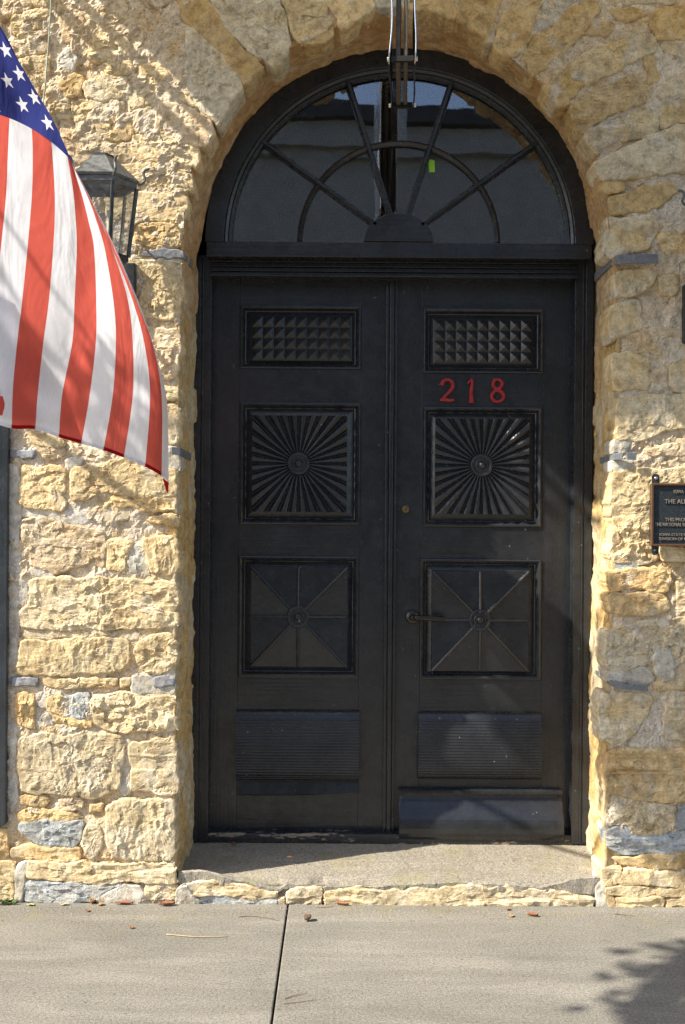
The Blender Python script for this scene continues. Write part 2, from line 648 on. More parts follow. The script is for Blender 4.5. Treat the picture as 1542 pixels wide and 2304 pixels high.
FRONT = [(397, 2036), (397, 1955), (396, 1850), (396, 1700), (398, 1500), (397, 1330), (400, 1200), (402, 1000), (405, 850), (410, 700), (412, 580),
         (418, 480), (428, 400), (445, 330), (474, 262), (508, 205), (545, 165), (600, 132), (655, 108), (700, 90), (760, 60), (800, 38),
         (850, 14), (905, 0), (960, 12), (1020, 40), (1060, 70), (1100, 95), (1140, 125), (1186, 164), (1230, 198), (1277, 238),
         (1312, 290), (1338, 340), (1353, 400), (1363, 470), (1373, 545), (1383, 620), (1388, 800), (1386, 900), (1384, 1000), (1378, 1200),
         (1376, 1400), (1368, 1600), (1363, 1800), (1359, 1965), (1358, 2040)]
Y_BACK, Y_ARCH = 0.362, 0.270
circ = [(899 + 433 * math.cos(R(a)), 546 - 433 * math.sin(R(a))) for a in range(146, 4, -6)]
BACK = [(437, 1940), (437, 1905), (438, 1700), (440, 1500), (440, 1330), (441, 1200), (442, 1000), (443, 850), (444, 700), (447, 585),
        (450, 540), (462, 480), (480, 420), (506, 360)] + circ + [(1336, 520), (1337, 585), (1336, 700), (1335, 850), (1334, 1000), (1331, 1200), (1328, 1400), (1326, 1600), (1324, 1800), (1322, 1905), (1322, 1940)]


def resample(pts, n):
    p = np.array(pts, float)
    d = np.concatenate([[0], np.cumsum(np.hypot(*np.diff(p, axis=0).T))])
    t = np.linspace(0, d[-1], n)
    return np.stack([np.interp(t, d, p[:, 0]), np.interp(t, d, p[:, 1])], 1)


def key_resample(pts, keys_idx, counts):
    out = []
    for (a, b), c in zip(zip(keys_idx[:-1], keys_idx[1:]), counts):
        seg = resample(pts[a:b + 1], c + 1)
        out.append(seg[:-1])
    out.append(np.array([pts[keys_idx[-1]]], float))
    return np.concatenate(out)


front_w = np.array(wall2(FRONT, 0.0))
BY = [Y_ARCH if 10 <= i < 15 + len(circ) else Y_BACK for i in range(len(BACK))]
back_w = np.array([(at(p[0], p[1], y).x, at(p[0], p[1], y).z) for p, y in zip(BACK, BY)])


def inside(px, pz, poly):
    r = np.zeros(px.shape, bool)
    n = len(poly)
    for i in range(n):
        x0, z0 = poly[i]
        x1, z1 = poly[(i + 1) % n]
        c = ((z0 > pz) != (z1 > pz)) & (px < (x1 - x0) * (pz - z0) / (z1 - z0 + 1e-12) + x0)
        r ^= c
    return r


OPENING = [(front_w[0][0], -0.5)] + [tuple(p) for p in front_w] + [(front_w[-1][0], -0.5)]
MORT_A = np.array((0.70, 0.565, 0.385))
MORT_B = np.array((0.74, 0.63, 0.47))
MORT_C = np.array((0.62, 0.44, 0.22))


def mortar_cols(x, z, seed=3):
    a = sstep(-0.25, 0.35, fbm(x, z, 0.22, 4, seed))[:, None]
    b = sstep(0.05, 0.5, fbm(x, z, 0.12, 4, seed + 9))[:, None]
    c = MORT_A * (1 - a) + MORT_B * a
    return c * (1 - b * 0.8) + MORT_C * b * 0.8


def mortar_grid(x0, x1, z0, z1, st, cut=True, fine=True):
    nx, nz = int(round((x1 - x0) / st)) + 1, int(round((z1 - z0) / st)) + 1
    X, Z = np.meshgrid(np.linspace(x0, x1, nx), np.linspace(z0, z1, nz))
    x, z = X.ravel(), Z.ravel()
    if fine:
        h = 0.010 * fbm(x, z, 0.10, 4, 21) + 0.006 * ridged(x, z, 0.035, 3, 33) + 0.007 * facets(x + 0.01 * fbm(x, z, 0.03, 2, 5), z, 0.030, 44, 0.25, 0.4) + 0.004 * fbm(x, z, 0.014, 2, 40)
        rub = sstep(1.95, 2.35, z) * sstep(-0.45, -0.62, x)
        h = h * (0.55 + 0.45 * sstep(-0.35, 0.35, fbm(x, z, 0.11, 3, 91))) * (1 + 0.3 * rub) + rub * (0.010 * facets(x, z, 0.085, 77) + 0.005)
    else:
        h = 0.008 * fbm(x, z, 0.2, 3, 21)
    if fine:
        h = h - 0.012 * sstep(0.12, 0.45, fbm(x, z, 0.20, 3, 133))      # joints washed out here and there
    y = 0.0015 - h
    drop = np.zeros(len(x), bool)
    if cut:
        drop = inside(x, z, OPENING)
    idx = np.arange(nx * nz).reshape(nz, nx)
    a, b, c, d = idx[:-1, :-1].ravel(), idx[:-1, 1:].ravel(), idx[1:, 1:].ravel(), idx[1:, :-1].ravel()
    keep = ~(drop[a] & drop[b] & drop[c] & drop[d]) if not cut else ~(drop[a] | drop[b] | drop[c] | drop[d])
    f = np.stack([a, b, c, d], 1)[keep]
    used = np.unique(f)
    rem = -np.ones(len(x), int)
    rem[used] = np.arange(len(used))
    v = np.stack([x, y, z], 1)[used]
    return v, rem[f], mortar_cols(x[used], z[used])


v, f, c = mortar_grid(-1.42, 1.42, 0.0, 3.42, 0.006)
mesh("mortar", v, f, M_MORTAR, wall, False, c)
for (x0, x1, z0, z1) in ((-4.5, -1.42, 0, 5.2), (1.42, 4.5, 0, 5.2), (-1.42, 1.42, 3.42, 5.2)):
    v, f, c = mortar_grid(x0, x1, z0, z1, 0.04, False, False)
    mesh("mortar", v, f, M_MORTAR, wall, True, c)

# ---- reveal of the opening (jambs and soffit), lofted from the front edge back to the frame
ki_f = [0, 10, 23, 36, len(FRONT) - 1]
top_b = 14 + len(circ) // 2 - 1
ki_b = [0, 9, top_b, 14 + len(circ), len(BACK) - 1]
cnt = [190, 110, 110, 190]
fr = key_resample([tuple(p) for p in front_w], ki_f, cnt)
bk = key_resample([tuple(p) for p in back_w], ki_b, cnt)
ns = len(fr)
ybk = np.where((np.arange(ns) > 186) & (np.arange(ns) < ns - 187), Y_ARCH, Y_BACK)
tang = np.gradient((fr + bk) / 2, axis=0)
nrm = np.stack([tang[:, 1], -tang[:, 0]], 1)
nrm /= np.linalg.norm(nrm, axis=1)[:, None]       # points into the opening
arc = np.concatenate([[0], np.cumsum(np.hypot(*np.diff(fr, axis=0).T))])
ND = 46
V, C_ = [], []
for j in range(-3, ND + 1):
    t = max(j, 0) / ND
    yy = -0.004 + t * (ybk + 0.03)
    if j < 0:
        yy = np.full(ns, (-j - 1) * 0.006)
    p = fr * (1 - t) + bk * t
    s = arc
    dd = np.full(ns, t * 0.48)
    h = 0.014 * fbm(s, dd, 0.16, 4, 5) + 0.008 * ridged(s, dd, 0.06, 3, 8) + 0.012 * facets(s, dd, 0.10, 15) + 0.005 * facets(s, dd, 0.035, 16)
    fade = math.sin(min(t * 3, 1) * math.pi / 2) * (1.0 if t < 0.85 else max(0.15, (1 - t) / 0.15))
    p = p + nrm * (h * fade)[:, None] * 0.8
    if j < 0:
        p = p - nrm * (0.012 * (-j))
    V.append(np.stack([p[:, 0], yy + 0.004 * fbm(s, dd, 0.05, 2, 4), p[:, 1]], 1))
    a = sstep(-0.2, 0.3, fbm(s, dd, 0.15, 4, 51))[:, None]
    b = sstep(0.1, 0.45, fbm(s, dd, 0.10, 4, 61))[:, None]
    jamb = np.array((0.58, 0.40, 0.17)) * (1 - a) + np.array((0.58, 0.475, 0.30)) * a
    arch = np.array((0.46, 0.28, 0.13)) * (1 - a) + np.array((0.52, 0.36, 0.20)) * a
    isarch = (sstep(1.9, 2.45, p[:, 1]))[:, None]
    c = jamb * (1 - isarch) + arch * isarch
    c = c * (1 - b * 0.6) + np.array((0.52, 0.32, 0.13)) * b * 0.6
    pl = sstep(0.90, 0.97, np.full(ns, t) + 0.06 * fbm(s, dd, 0.2, 2, 71))[:, None]
    c = c * (1 - pl) + np.array((0.50, 0.48, 0.43)) * pl
    C_.append(c)
V = np.concatenate(V)
C_ = np.concatenate(C_)
nr_ = ND + 4
F_ = []
for j in range(nr_ - 1):
    a = np.arange(ns - 1) + j * ns
    F_.append(np.stack([a, a + 1, a + 1 + ns, a + ns], 1))
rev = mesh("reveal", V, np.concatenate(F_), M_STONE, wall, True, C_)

# ---- the stones
PAL = dict(
    Y=((0.70, 0.51, 0.24), (0.72, 0.57, 0.31), (0.64, 0.43, 0.17)),
    C=((0.72, 0.57, 0.32), (0.70, 0.52, 0.26), (0.70, 0.61, 0.42)),
    B=((0.65, 0.53, 0.33), (0.61, 0.47, 0.24), (0.67, 0.58, 0.42)),
    O=((0.68, 0.46, 0.18), (0.62, 0.38, 0.12), (0.70, 0.54, 0.27)),
    G=((0.46, 0.47, 0.44), (0.52, 0.51, 0.45), (0.42, 0.44, 0.44)),
    P=((0.68, 0.51, 0.30), (0.70, 0.55, 0.35), (0.65, 0.44, 0.22)),
    W=((0.66, 0.60, 0.49), (0.70, 0.65, 0.55), (0.58, 0.51, 0.40)),
    S=((0.52, 0.48, 0.39), (0.57, 0.53, 0.44), (0.47, 0.43, 0.34)),
    N=((0.60, 0.42, 0.19), (0.64, 0.48, 0.26), (0.54, 0.35, 0.13)),  # browner arch stone, its shade partly put into the colour
    L=((0.68, 0.53, 0.30), (0.65, 0.55, 0.37), (0.69, 0.50, 0.23)),
)


for _k in PAL:
    if _k not in "GSWNL":
        PAL[_k] = tuple(tuple(0.74 * c + 0.26 * m for c, m in zip(q, (0.76, 0.635, 0.45))) for q in PAL[_k])
PAL["S"] = ((0.58, 0.53, 0.42), (0.63, 0.58, 0.47), (0.52, 0.46, 0.35))
PAL["I"] = ((0.27, 0.27, 0.28), (0.32, 0.32, 0.32), (0.22, 0.22, 0.235))
PAL["A"] = ((0.60, 0.52, 0.36), (0.66, 0.59, 0.45), (0.55, 0.44, 0.25))


def chaikin(p, it=1):
    p = np.array(p, float)
    for _ in range(it):
        q = np.roll(p, -1, 0)
        p = np.stack([p * 0.9 + q * 0.1, p * 0.1 + q * 0.9], 1).reshape(-1, 2)
    return p


STONE_N = [0]


def stone(poly, pal="Y", kind="rough", out=0.012, back=0.05, seed=None, step=0.0056, parent=None, name="stone", relief=1.0, mat=None, base_y=0.0, coarse=False, two=None, label=None):
    """one stone: outline in wall coordinates (x, z); broken face standing proud of the mortar"""
    STONE_N[0] += 1
    sd = seed if seed is not None else 100 + STONE_N[0] * 13
    rng = np.random.RandomState(sd)
    if coarse:
        step = 0.03
    p = chaikin(poly, 1)
    A = 0.5 * np.sum(p[:, 0] * np.roll(p[:, 1], -1) - np.roll(p[:, 0], -1) * p[:, 1])
    if A < 0:
        p = p[::-1]
        A = -A
    per = np.sum(np.hypot(*(np.roll(p, -1, 0) - p).T))
    n = max(16 if coarse else 28, int(per / step))
    b = resample(np.vstack([p, p[:1]]), n + 1)[:-1]
    tg = np.roll(b, -1, 0) - np.roll(b, 1, 0)
    nn = np.stack([tg[:, 1], -tg[:, 0]], 1)
    nn /= np.linalg.norm(nn, axis=1)[:, None] + 1e-9
    wob = 0.0055 + 0.013 * fbm(b[:, 0], b[:, 1], 0.06, 4, sd) + 0.006 * fbm(b[:, 0], b[:, 1], 0.016, 2, sd + 3)
    if not coarse:
        b = b + nn * wob[:, None]
    cross = b[:, 0] * np.roll(b[:, 1], -1) - np.roll(b[:, 0], -1) * b[:, 1]
    cen = np.array([np.sum((b[:, 0] + np.roll(b[:, 0], -1)) * cross), np.sum((b[:, 1] + np.roll(b[:, 1], -1)) * cross)]) / (3 * np.sum(cross))
    rad = np.hypot(*(b - cen).T)
    nr = max(4, int(np.mean(rad) / step))
    T = np.concatenate([[1.0, 0.985, 0.96], np.linspace(0.93, 0.0, nr + 1)[:-1]])
    P = cen + (b - cen)[None] * T[:, None, None]
    P = P.reshape(-1, 2)
    P = np.vstack([P, cen])
    x, z = P[:, 0], P[:, 1]
    # distance to the outline
    d = np.full(len(x), 9.0)
    bb = b[::2]
    bn = np.roll(bb, -1, 0)
    e = bn - bb
    L2 = np.sum(e * e, 1) + 1e-12
    for s0 in range(0, len(x), 3000):
        q = P[s0:s0 + 3000]
        w = q[:, None] - bb[None]
        tt = np.clip(np.sum(w * e[None], 2) / L2, 0, 1)
        dd = w - tt[..., None] * e[None]
        d[s0:s0 + 3000] = np.sqrt(np.min(np.sum(dd * dd, 2), 1))
    size = math.sqrt(A)
    r = min(0.007, 0.2 * size)
    e_ = np.clip(d / r, 0, 1)
    prof = np.sqrt(np.clip(1 - (1 - e_) ** 2, 0, 1))
    fade = 0.55 + 0.45 * sstep(0.0, 0.03, d)
    wx = x + 0.018 * fbm(x, z, 0.05, 3, sd + 4)
    wz = z + 0.014 * fbm(x, z, 0.04, 3, sd + 14)
    if kind == "rough":
        rel = 0.004 * fbm(x, z, 0.14, 4, sd) + 0.011 * facets(wx, wz, 0.085, sd, 0.22, 0.30, 1.5) + 0.008 * facets(wx, wz, 0.036, sd + 5, 0.25, 0.35, 1.4) \
            + 0.0035 * facets(wx, wz, 0.016, sd + 6, 0.25, 0.4) + 0.005 * ridged(x, z, 0.05, 3, sd + 1)
    elif kind == "tool":
        rel = 0.003 * fbm(x, z, 0.14, 3, sd) + 0.0045 * ridged(wx + 0.15 * z, z, 0.024, 3, sd, 0.25) + 0.008 * facets(wx, wz, 0.075, sd, 0.2, 0.3, 0.8) + 0.005 * facets(wx, wz, 0.026, sd + 5, 0.25, 0.4, 0.6) + 0.0025 * fbm(x, z, 0.012, 2, sd)
    elif kind == "layer":
        lz = z + 0.022 * fbm(x, z, 0.22, 4, sd)
        bands = vnoise(lz / 0.021, x / 0.9, np.full_like(x, sd * 1.7), sd)
        brk = sstep(0.25, 0.55, np.abs(vnoise(lz / 0.033 + 7, x / 0.35, np.full_like(x, sd * 2.1), sd + 3)))
        rel = 0.003 * fbm(x, z, 0.16, 3, sd) + 0.008 * np.tanh(bands * 5) * brk + 0.006 * facets(wx * 0.5, wz, 0.024, sd + 5, 0.25, 0.4) + 0.003 * fbm(x, z, 0.02, 3, sd + 5, zs=1.6)
    elif kind == "pitted":
        rel = 0.003 * fbm(x, z, 0.12, 4, sd) - 0.012 * sstep(0.1, 0.4, fbm(x, z, 0.03, 3, sd + 6)) + 0.006 * facets(wx, wz, 0.022, sd + 5, 0.25, 0.4)
    else:
        rel = 0.003 * fbm(x, z, 0.15, 4, sd) + 0.004 * facets(wx, wz, 0.06, sd, 0.2, 0.3) + 0.0025 * ridged(x, z, 0.05, 3, sd) + 0.0018 * fbm(x, z, 0.016, 3, sd)
    tilt = (rng.rand(2) - 0.5) * 0.05
    rel = rel + tilt[0] * (x - cen[0]) + tilt[1] * (z - cen[1])
    h = out * 0.42 * prof + (prof - 1) * 0.004 + 0.0085 * fbm(x, z, 0.10, 4, 21) + rel * fade * relief * (0.38 + 0.50 * sstep(-0.35, 0.35, fbm(x, z, 0.11, 3, 91)))
    y = base_y - h
    nb = n
    # rim: push the outermost ring back into the mortar, then a back ring
    side = np.stack([b[:, 0] - nn[:, 0] * 0.002, np.full(n, base_y + back), b[:, 1] - nn[:, 1] * 0.002], 1)
    mid = np.stack([b[:, 0] + nn[:, 0] * 0.004 * fbm(b[:, 0], b[:, 1], 0.04, 2, sd + 7), np.full(n, base_y + back * 0.45) , b[:, 1]], 1)
    V = np.vstack([side, mid, np.stack([x, y, z], 1)])
    rings = len(T) + 2
    F = []
    k = np.arange(n)
    k1 = (k + 1) % n
    for j in range(rings - 1):
        F.append(np.stack([j * n + k, (j + 1) * n + k, (j + 1) * n + k1, j * n + k1], 1))
    F = [tuple(q) for q in np.concatenate(F).tolist()]
    last = (rings - 1) * n
    ci = len(V) - 1
    F += [(last + i, ci, last + (i + 1) % n) for i in range(n)]
    vx, vz = V[:, 0], V[:, 2]
    c0, c1, c2 = (np.array(q) for q in PAL[pal])
    m1 = sstep(-0.3, 0.4, fbm(vx, vz, 0.16, 4, sd + 31))[:, None]
    m2 = sstep(0.05, 0.5, fbm(vx, vz, 0.09, 4, sd + 41))[:, None]
    cc = c0 * (1 - m1) + c1 * m1
    cc = cc * (1 - m2 * 0.7) + c2 * m2 * 0.7
    if two:                                    # a second colour of the bed below a wavy line
        q0, q1, q2 = (np.array(q) for q in PAL[two[0]])
        k_ = sstep(-0.02, 0.02, two[1] - vz + 0.03 * fbm(vx, vz, 0.12, 4, sd + 50))[:, None]
        cc = cc * (1 - k_) + (q0 * (1 - m1) + q1 * m1) * k_
    # grey-white lichen or lime runs
    m3 = sstep(0.28, 0.55, fbm(vx, vz, 0.07, 4, sd + 61))[:, None] * (0.0 if pal in "GSWI" else 0.55 if pal in "NLA" else 0.35)
    cc = cc * (1 - m3) + np.array((0.56, 0.53, 0.46)) * m3
    cc = cc * (0.92 + 0.16 * rng.rand())
    o = mesh(name, V, F, mat or M_STONE, parent or wall, coarse, cc)
    if label:
        o["label"] = label
    return o


def zp(pts, sc, x0, y0):
    return wall2([(x0 + a / sc, y0 + b / sc) for a, b in pts])


A = lambda p: zp(p, 3.2125, 0, 1000)
B_ = lambda p: zp(p, 3.2125, 0, 1500)
C2 = lambda p: zp(p, 2.965, 0, 560)
D = lambda p: zp(p, 2.965, 0, 0)
E = lambda p: zp(p, 2.6586, 420, 0)
Fq = lambda p: zp(p, 2.6495, 960, 0)
Gq = lambda p: zp(p, 5.009, 1320, 600)
H_ = lambda p: zp(p, 3.1135, 1260, 560)
I_ = lambda p: zp(p, 2.844, 1260, 1250)
J = lambda p: zp(p, 1.9275, 0, 1900)
PX = lambda p: wall2(p)

EDGE = 0.13      # stones along the opening reach back into the jamb
# -- pier left of the door, below the flag
stone(A([(145, 150), (300, 165), (440, 150), (478, 200), (470, 330), (440, 370), (484, 420), (440, 468), (330, 472), (148, 438), (138, 300)]), "Y", "rough", 0.016)
stone(A([(520, 180), (640, 160), (850, 110), (960, 100), (1100, 170), (1274, 186), (1275, 366), (1160, 384), (960, 380), (820, 352), (650, 352), (600, 404), (530, 384), (513, 280)]), "Y", "rough", 0.018, EDGE)
stone(A([(800, 376), (990, 400), (1150, 392), (1276, 388), (1278, 470), (1100, 484), (980, 446), (830, 456)]), "O", "rough", 0.014, EDGE)
stone(A([(148, 540), (330, 528), (480, 578), (680, 618), (772, 640), (762, 884), (640, 864), (500, 894), (390, 924), (250, 884), (198, 730), (158, 640)]), "P", "rough", 0.014)
stone(A([(778, 700), (962, 688), (934, 800), (904, 904), (770, 894), (774, 780)]), "Y", "rough", 0.014)
stone(A([(1038, 680), (1272, 668), (1280, 902), (1230, 936), (1098, 928), (1058, 830), (1038, 760)]), "Y", "tool", 0.018, EDGE)
stone(A([(1056, 542), (1190, 498), (1284, 520), (1284, 586), (1130, 580)]), "O", "tool", 0.016, EDGE)
stone(A([(215, 970), (450, 958), (700, 958), (930, 980), (1130, 980), (1278, 1000), (1284, 1304), (1150, 1324), (990, 1322), (800, 1334), (520, 1336), (330, 1336), (158, 1314), (148, 1220), (226, 1150)]), "C", "rough", 0.022, EDGE)
stone(A([(160, 1418), (500, 1408), (880, 1398), (934, 1440), (934, 1560), (880, 1622), (700, 1654), (500, 1664), (300, 1664), (128, 1654), (126, 1560)]), "Y", "tool", 0.020)
stone(A([(1020, 1420), (1100, 1368), (1240, 1366), (1272, 1420), (1278, 1600), (1180, 1654), (1060, 1642), (998, 1560), (978, 1480)]), "C", "rough", 0.022, EDGE)
stone(A([(320, 1690), (500, 1700), (640, 1690), (842, 1688), (848, 1734), (600, 1754), (450, 1750), (328, 1736)]), "Y", "rough", 0.010)
stone(A([(856, 1688), (942, 1688), (948, 1742), (868, 1754)]), "Y", "plain", 0.010)
stone(A([(180, 1350), (520, 1342), (660, 1342), (640, 1388), (360, 1398), (190, 1396)]), "B", "rough", 0.006)
stone(A([(690, 1344), (840, 1342), (1000, 1364), (1000, 1400), (820, 1390), (700, 1386)]), "B", "rough", 0.006)
stone(A([(690, 470), (830, 462), (964, 452), (930, 540), (780, 562), (690, 530)]), "B", "plain", 0.004, mat=M_CEMENT, name="mortar_patch")
stone(C2([(180, 1216), (330, 1236), (420, 1300), (350, 1320), (230, 1292)]), "Y", "rough", 0.012)
stone(C2([(460, 1290), (620, 1330), (740, 1380), (640, 1420), (500, 1380)]), "P", "rough", 0.008)
stone(C2([(240, 1310), (430, 1330), (420, 1390), (300, 1400)]), "P", "rough", 0.006)
stone(A([(470, 110), (620, 70), (600, 140), (490, 190)]), "S", "plain", 0.006, mat=M_CEMENT, name="mortar_patch")
stone(A([(200, 900), (330, 880), (385, 930), (370, 968), (240, 950)]), "W", "plain", 0.006, mat=M_CEMENT, name="mortar_patch")
stone(A([(960, 720), (1020, 740), (1060, 830), (1080, 930), (1030, 960), (930, 890)]), "S", "pitted", 0.004, mat=M_CEMENT, name="mortar_patch")
stone(A([(150, 455), (420, 470), (660, 490), (640, 560), (480, 560), (330, 520), (150, 520)]), "W", "plain", 0.002, mat=M_CEMENT, name="mortar_patch")
stone(A([(100, 980), (200, 960), (220, 1100), (200, 1150), (130, 1150)]), "W", "plain", 0.004, mat=M_CEMENT, name="mortar_patch")
stone(PX([(20, 1046), (36, 1050), (44, 1100), (41, 1230), (46, 1300), (40, 1420), (42, 1500), (20, 1506)]), "W", "plain", 0.004, mat=M_CEMENT, name="mortar_patch")
stone(PX([(20, 1556), (34, 1560), (38, 1640), (36, 1760), (40, 1810), (20, 1850)]), "W", "plain", 0.004, mat=M_CEMENT, name="mortar_patch")
# -- pier left of the door, foot
stone(B_([(115, 200), (190, 184), (262, 194), (256, 432), (200, 438), (128, 402), (113, 290)]), "O", "rough", 0.016)
stone(B_([(340, 208), (452, 204), (454, 350), (600, 376), (660, 420), (600, 432), (400, 402), (360, 320)]), "O", "rough", 0.010)
stone(B_([(466, 208), (560, 198), (642, 198), (654, 352), (560, 366), (472, 352)]), "G", "tool", 0.012)
stone(B_([(662, 218), (800, 200), (980, 190), (1090, 214), (1266, 206), (1278, 330), (1272, 464), (1100, 470), (900, 474), (780, 462), (684, 402), (660, 300)]), "C", "rough", 0.018, EDGE)
stone(B_([(132, 520), (330, 478), (480, 498), (680, 478), (882, 508), (914, 560), (904, 700), (872, 884), (700, 944), (480, 924), (320, 908), (158, 904), (128, 700)]), "B", "tool", 0.016)
stone(B_([(945, 560), (1080, 528), (1244, 516), (1276, 570), (1282, 884), (1232, 920), (1080, 904), (950, 904), (940, 720)]), "B", "layer", 0.018, EDGE)
stone(B_([(140, 938), (300, 932), (352, 960), (342, 1012), (150, 998)]), "O", "rough", 0.012)
stone(B_([(120, 1050), (250, 1020), (360, 1040), (560, 1056), (606, 1090), (500, 1120), (300, 1118), (128, 1128)]), "O", "rough", 0.010)
stone(B_([(130, 1132), (300, 1120), (500, 1124), (598, 1132), (588, 1232), (562, 1308), (380, 1302), (230, 1276), (170, 1220)]), "G", "rough", 0.014, relief=0.6)
stone(B_([(80, 1310), (230, 1290), (400, 1312), (578, 1316), (578, 1394), (400, 1398), (200, 1384), (76, 1374)]), "O", "layer", 0.012)
stone(B_([(630, 1158), (722, 1148), (754, 1260), (704, 1404), (640, 1374), (588, 1280)]), "B", "rough", 0.014)
stone(B_([(780, 1020), (880, 958), (1100, 958), (1262, 966), (1268, 1120), (1266, 1344), (1236, 1390), (1000, 1394), (830, 1374), (788, 1300), (774, 1150)]), "B", "tool", 0.018, EDGE)
stone(B_([(650, 988), (744, 988), (732, 1042), (660, 1042)]), "O", "plain", 0.014)
stone(B_([(430, 960), (610, 950), (580, 1026), (470, 1040)]), "P", "rough", 0.006)
stone(B_([(960, 60), (1110, 50), (1270, 0), (1268, 90), (1264, 200), (1100, 190), (970, 210)]), "S", "plain", 0.008, EDGE, mat=M_CEMENT, name="mortar_patch")
stone(B_([(262, 200), (330, 190), (340, 320), (380, 430), (300, 470), (262, 420)]), "W", "pitted", 0.002, mat=M_CEMENT, name="mortar_patch")
stone(B_([(905, 530), (944, 560), (938, 900), (900, 940), (876, 890)]), "S", "pitted", 0.0, mat=M_CEMENT, name="mortar_patch")
# plinth course
stone(B_([(205, 1402), (700, 1424), (1250, 1418), (1284, 1458), (1278, 1560), (1000, 1552), (700, 1562), (400, 1542), (190, 1530)]), "C", "layer", 0.030, EDGE)
stone(B_([(188, 1540), (400, 1550), (700, 1570), (890, 1560), (760, 1640), (690, 1700), (178, 1700)]), "G", "layer", 0.026, EDGE)
stone(B_([(1050, 1562), (1278, 1566), (1276, 1706), (1030, 1712), (1040, 1620)]), "Y", "layer", 0.026, EDGE)
stone(B_([(690, 1660), (880, 1580), (1020, 1588), (1036, 1640), (1010, 1718), (700, 1714)]), "S", "plain", 0.030, mat=M_CEMENT, name="mortar_patch")
stone(B_([(-330, 1405), (112, 1408), (118, 1500), (104, 1560), (-330, 1560)]), "Y", "layer", 0.026)
stone(B_([(-330, 1566), (104, 1566), (104, 1674), (-330, 1690)]), "Y", "layer", 0.026)
stone(B_([(124, 1440), (204, 1400), (182, 1540), (172, 1696), (108, 1696)]), "S", "plain", 0.026, mat=M_CEMENT, name="mortar_patch")
stone(B_([(-300, 1180), (56, 1170), (60, 1290), (56, 1390), (-300, 1395)]), "O", "rough", 0.012)
# -- narrow pier beside the flag and the lantern
stone(C2([(780, 84), (1000, 78), (1204, 84), (1216, 200), (1206, 462), (1080, 474), (960, 452), (760, 440), (740, 250)]), "C", "rough", 0.020, EDGE)
stone(C2([(760, 530), (960, 520), (1196, 540), (1202, 640), (1190, 844), (1080, 868), (760, 850)]), "P", "rough", 0.020, EDGE)
stone(C2([(820, 920), (1000, 912), (1198, 926), (1202, 1006), (1100, 1008), (830, 1000)]), "Y", "rough", 0.014, EDGE)
stone(C2([(800, 1040), (1000, 1044), (1196, 1044), (1192, 1296), (1140, 1304), (960, 1290), (800, 1260)]), "C", "rough", 0.014, EDGE)
stone(C2([(1060, 1326), (1190, 1330), (1194, 1460), (1130, 1456), (1040, 1420)]), "S", "plain", 0.012, EDGE, mat=M_CEMENT, name="mortar_patch")
stone(D([(905, 1496), (1050, 1486), (1220, 1506), (1224, 1560), (1200, 1654), (1000, 1656), (896, 1622)]), "O", "rough", 0.022, EDGE)
stone(D([(700, 1300), (920, 1286), (1070, 1278), (1246, 1308), (1252, 1400), (1236, 1456), (1080, 1474), (700, 1464)]), "C", "layer", 0.020, EDGE)
stone(D([(740, 1120), (860, 1096), (1000, 1088), (1120, 1108), (1276, 1160), (1290, 1276), (1100, 1264), (960, 1234), (780, 1220)]), "Y", "rough", 0.018, EDGE)
stone(D([(876, 1652), (940, 1654), (936, 1720), (870, 1716)]), "B", "plain", 0.008)
# rubble around the spring of the arch
stone(D([(690, 1010), (800, 958), (900, 1000), (880, 1062), (780, 1064)]), "Y", "rough", 0.016)
stone(D([(880, 900), (1080, 896), (1250, 940), (1330, 960), (1320, 1110), (1100, 1082), (920, 1084), (868, 990)]), "C", "rough", 0.020, EDGE)
stone(D([(1036, 720), (1120, 678), (1230, 698), (1404, 800), (1440, 880), (1390, 980), (1240, 950), (1040, 892)]), "P", "pitted", 0.028, EDGE)
stone(D([(600, 270), (680, 218), (832, 238), (874, 300), (842, 384), (700, 414), (598, 412)]), "C", "rough", 0.020)
stone(D([(560, 560), (700, 498), (852, 518), (834, 652), (700, 684), (566, 642)]), "B", "rough", 0.022)
stone(D([(850, 640), (960, 588), (1052, 618), (1004, 700), (880, 724)]), "C", "rough", 0.016)
stone(D([(480, 700), (562, 756), (574, 844), (500, 834)]), "Y", "rough", 0.016)
stone(D([(640, 820), (760, 778), (862, 798), (884, 900), (820, 952), (700, 922)]), "Y", "rough", 0.020)
stone(D([(400, 860), (520, 878), (584, 960), (560, 1022), (440, 984)]), "P", "rough", 0.018)
stone(D([(66, 120), (250, 56), (334, 78), (284, 184), (120, 254)]), "Y", "rough", 0.022)
stone(D([(120, 400), (330, 366), (324, 480), (262, 594), (140, 540)]), "C", "rough", 0.020)
stone(D([(60, 280), (180, 220), (330, 200), (320, 340), (200, 380), (80, 390)]), "P", "rough", 0.016)
stone(D([(560, 20), (840, -10), (852, 110), (700, 164), (580, 124)]), "B", "rough", 0.014)
stone(D([(900, 60), (1060, 88), (1154, 200), (1062, 264), (930, 184)]), "P", "pitted", 0.018)
stone(D([(930, 440), (1060, 408), (1134, 500), (1042, 584), (950, 544)]), "Y", "rough", 0.018)
stone(D([(390, 550), (500, 478), (564, 520), (540, 644), (430, 644)]), "O", "rough", 0.018)
stone(D([(1160, 560), (1300, 640), (1396, 744), (1280, 702), (1180, 664)]), "C", "rough", 0.016)
stone(D([(360, 640), (450, 660), (470, 780), (380, 790)]), "B", "rough", 0.014)
stone(D([(590, 690), (720, 690), (830, 680), (820, 760), (640, 790)]), "C", "rough", 0.014)
stone(D([(880, 760), (1020, 720), (1010, 870), (890, 890)]), "Y", "rough", 0.014)
stone(D([(400, 120), (540, 60), (560, 260), (520, 330), (420, 250)]), "P", "pitted", 0.012)
stone(D([(380, -30), (540, -40), (540, 40), (400, 100)]), "B", "rough", 0.014)
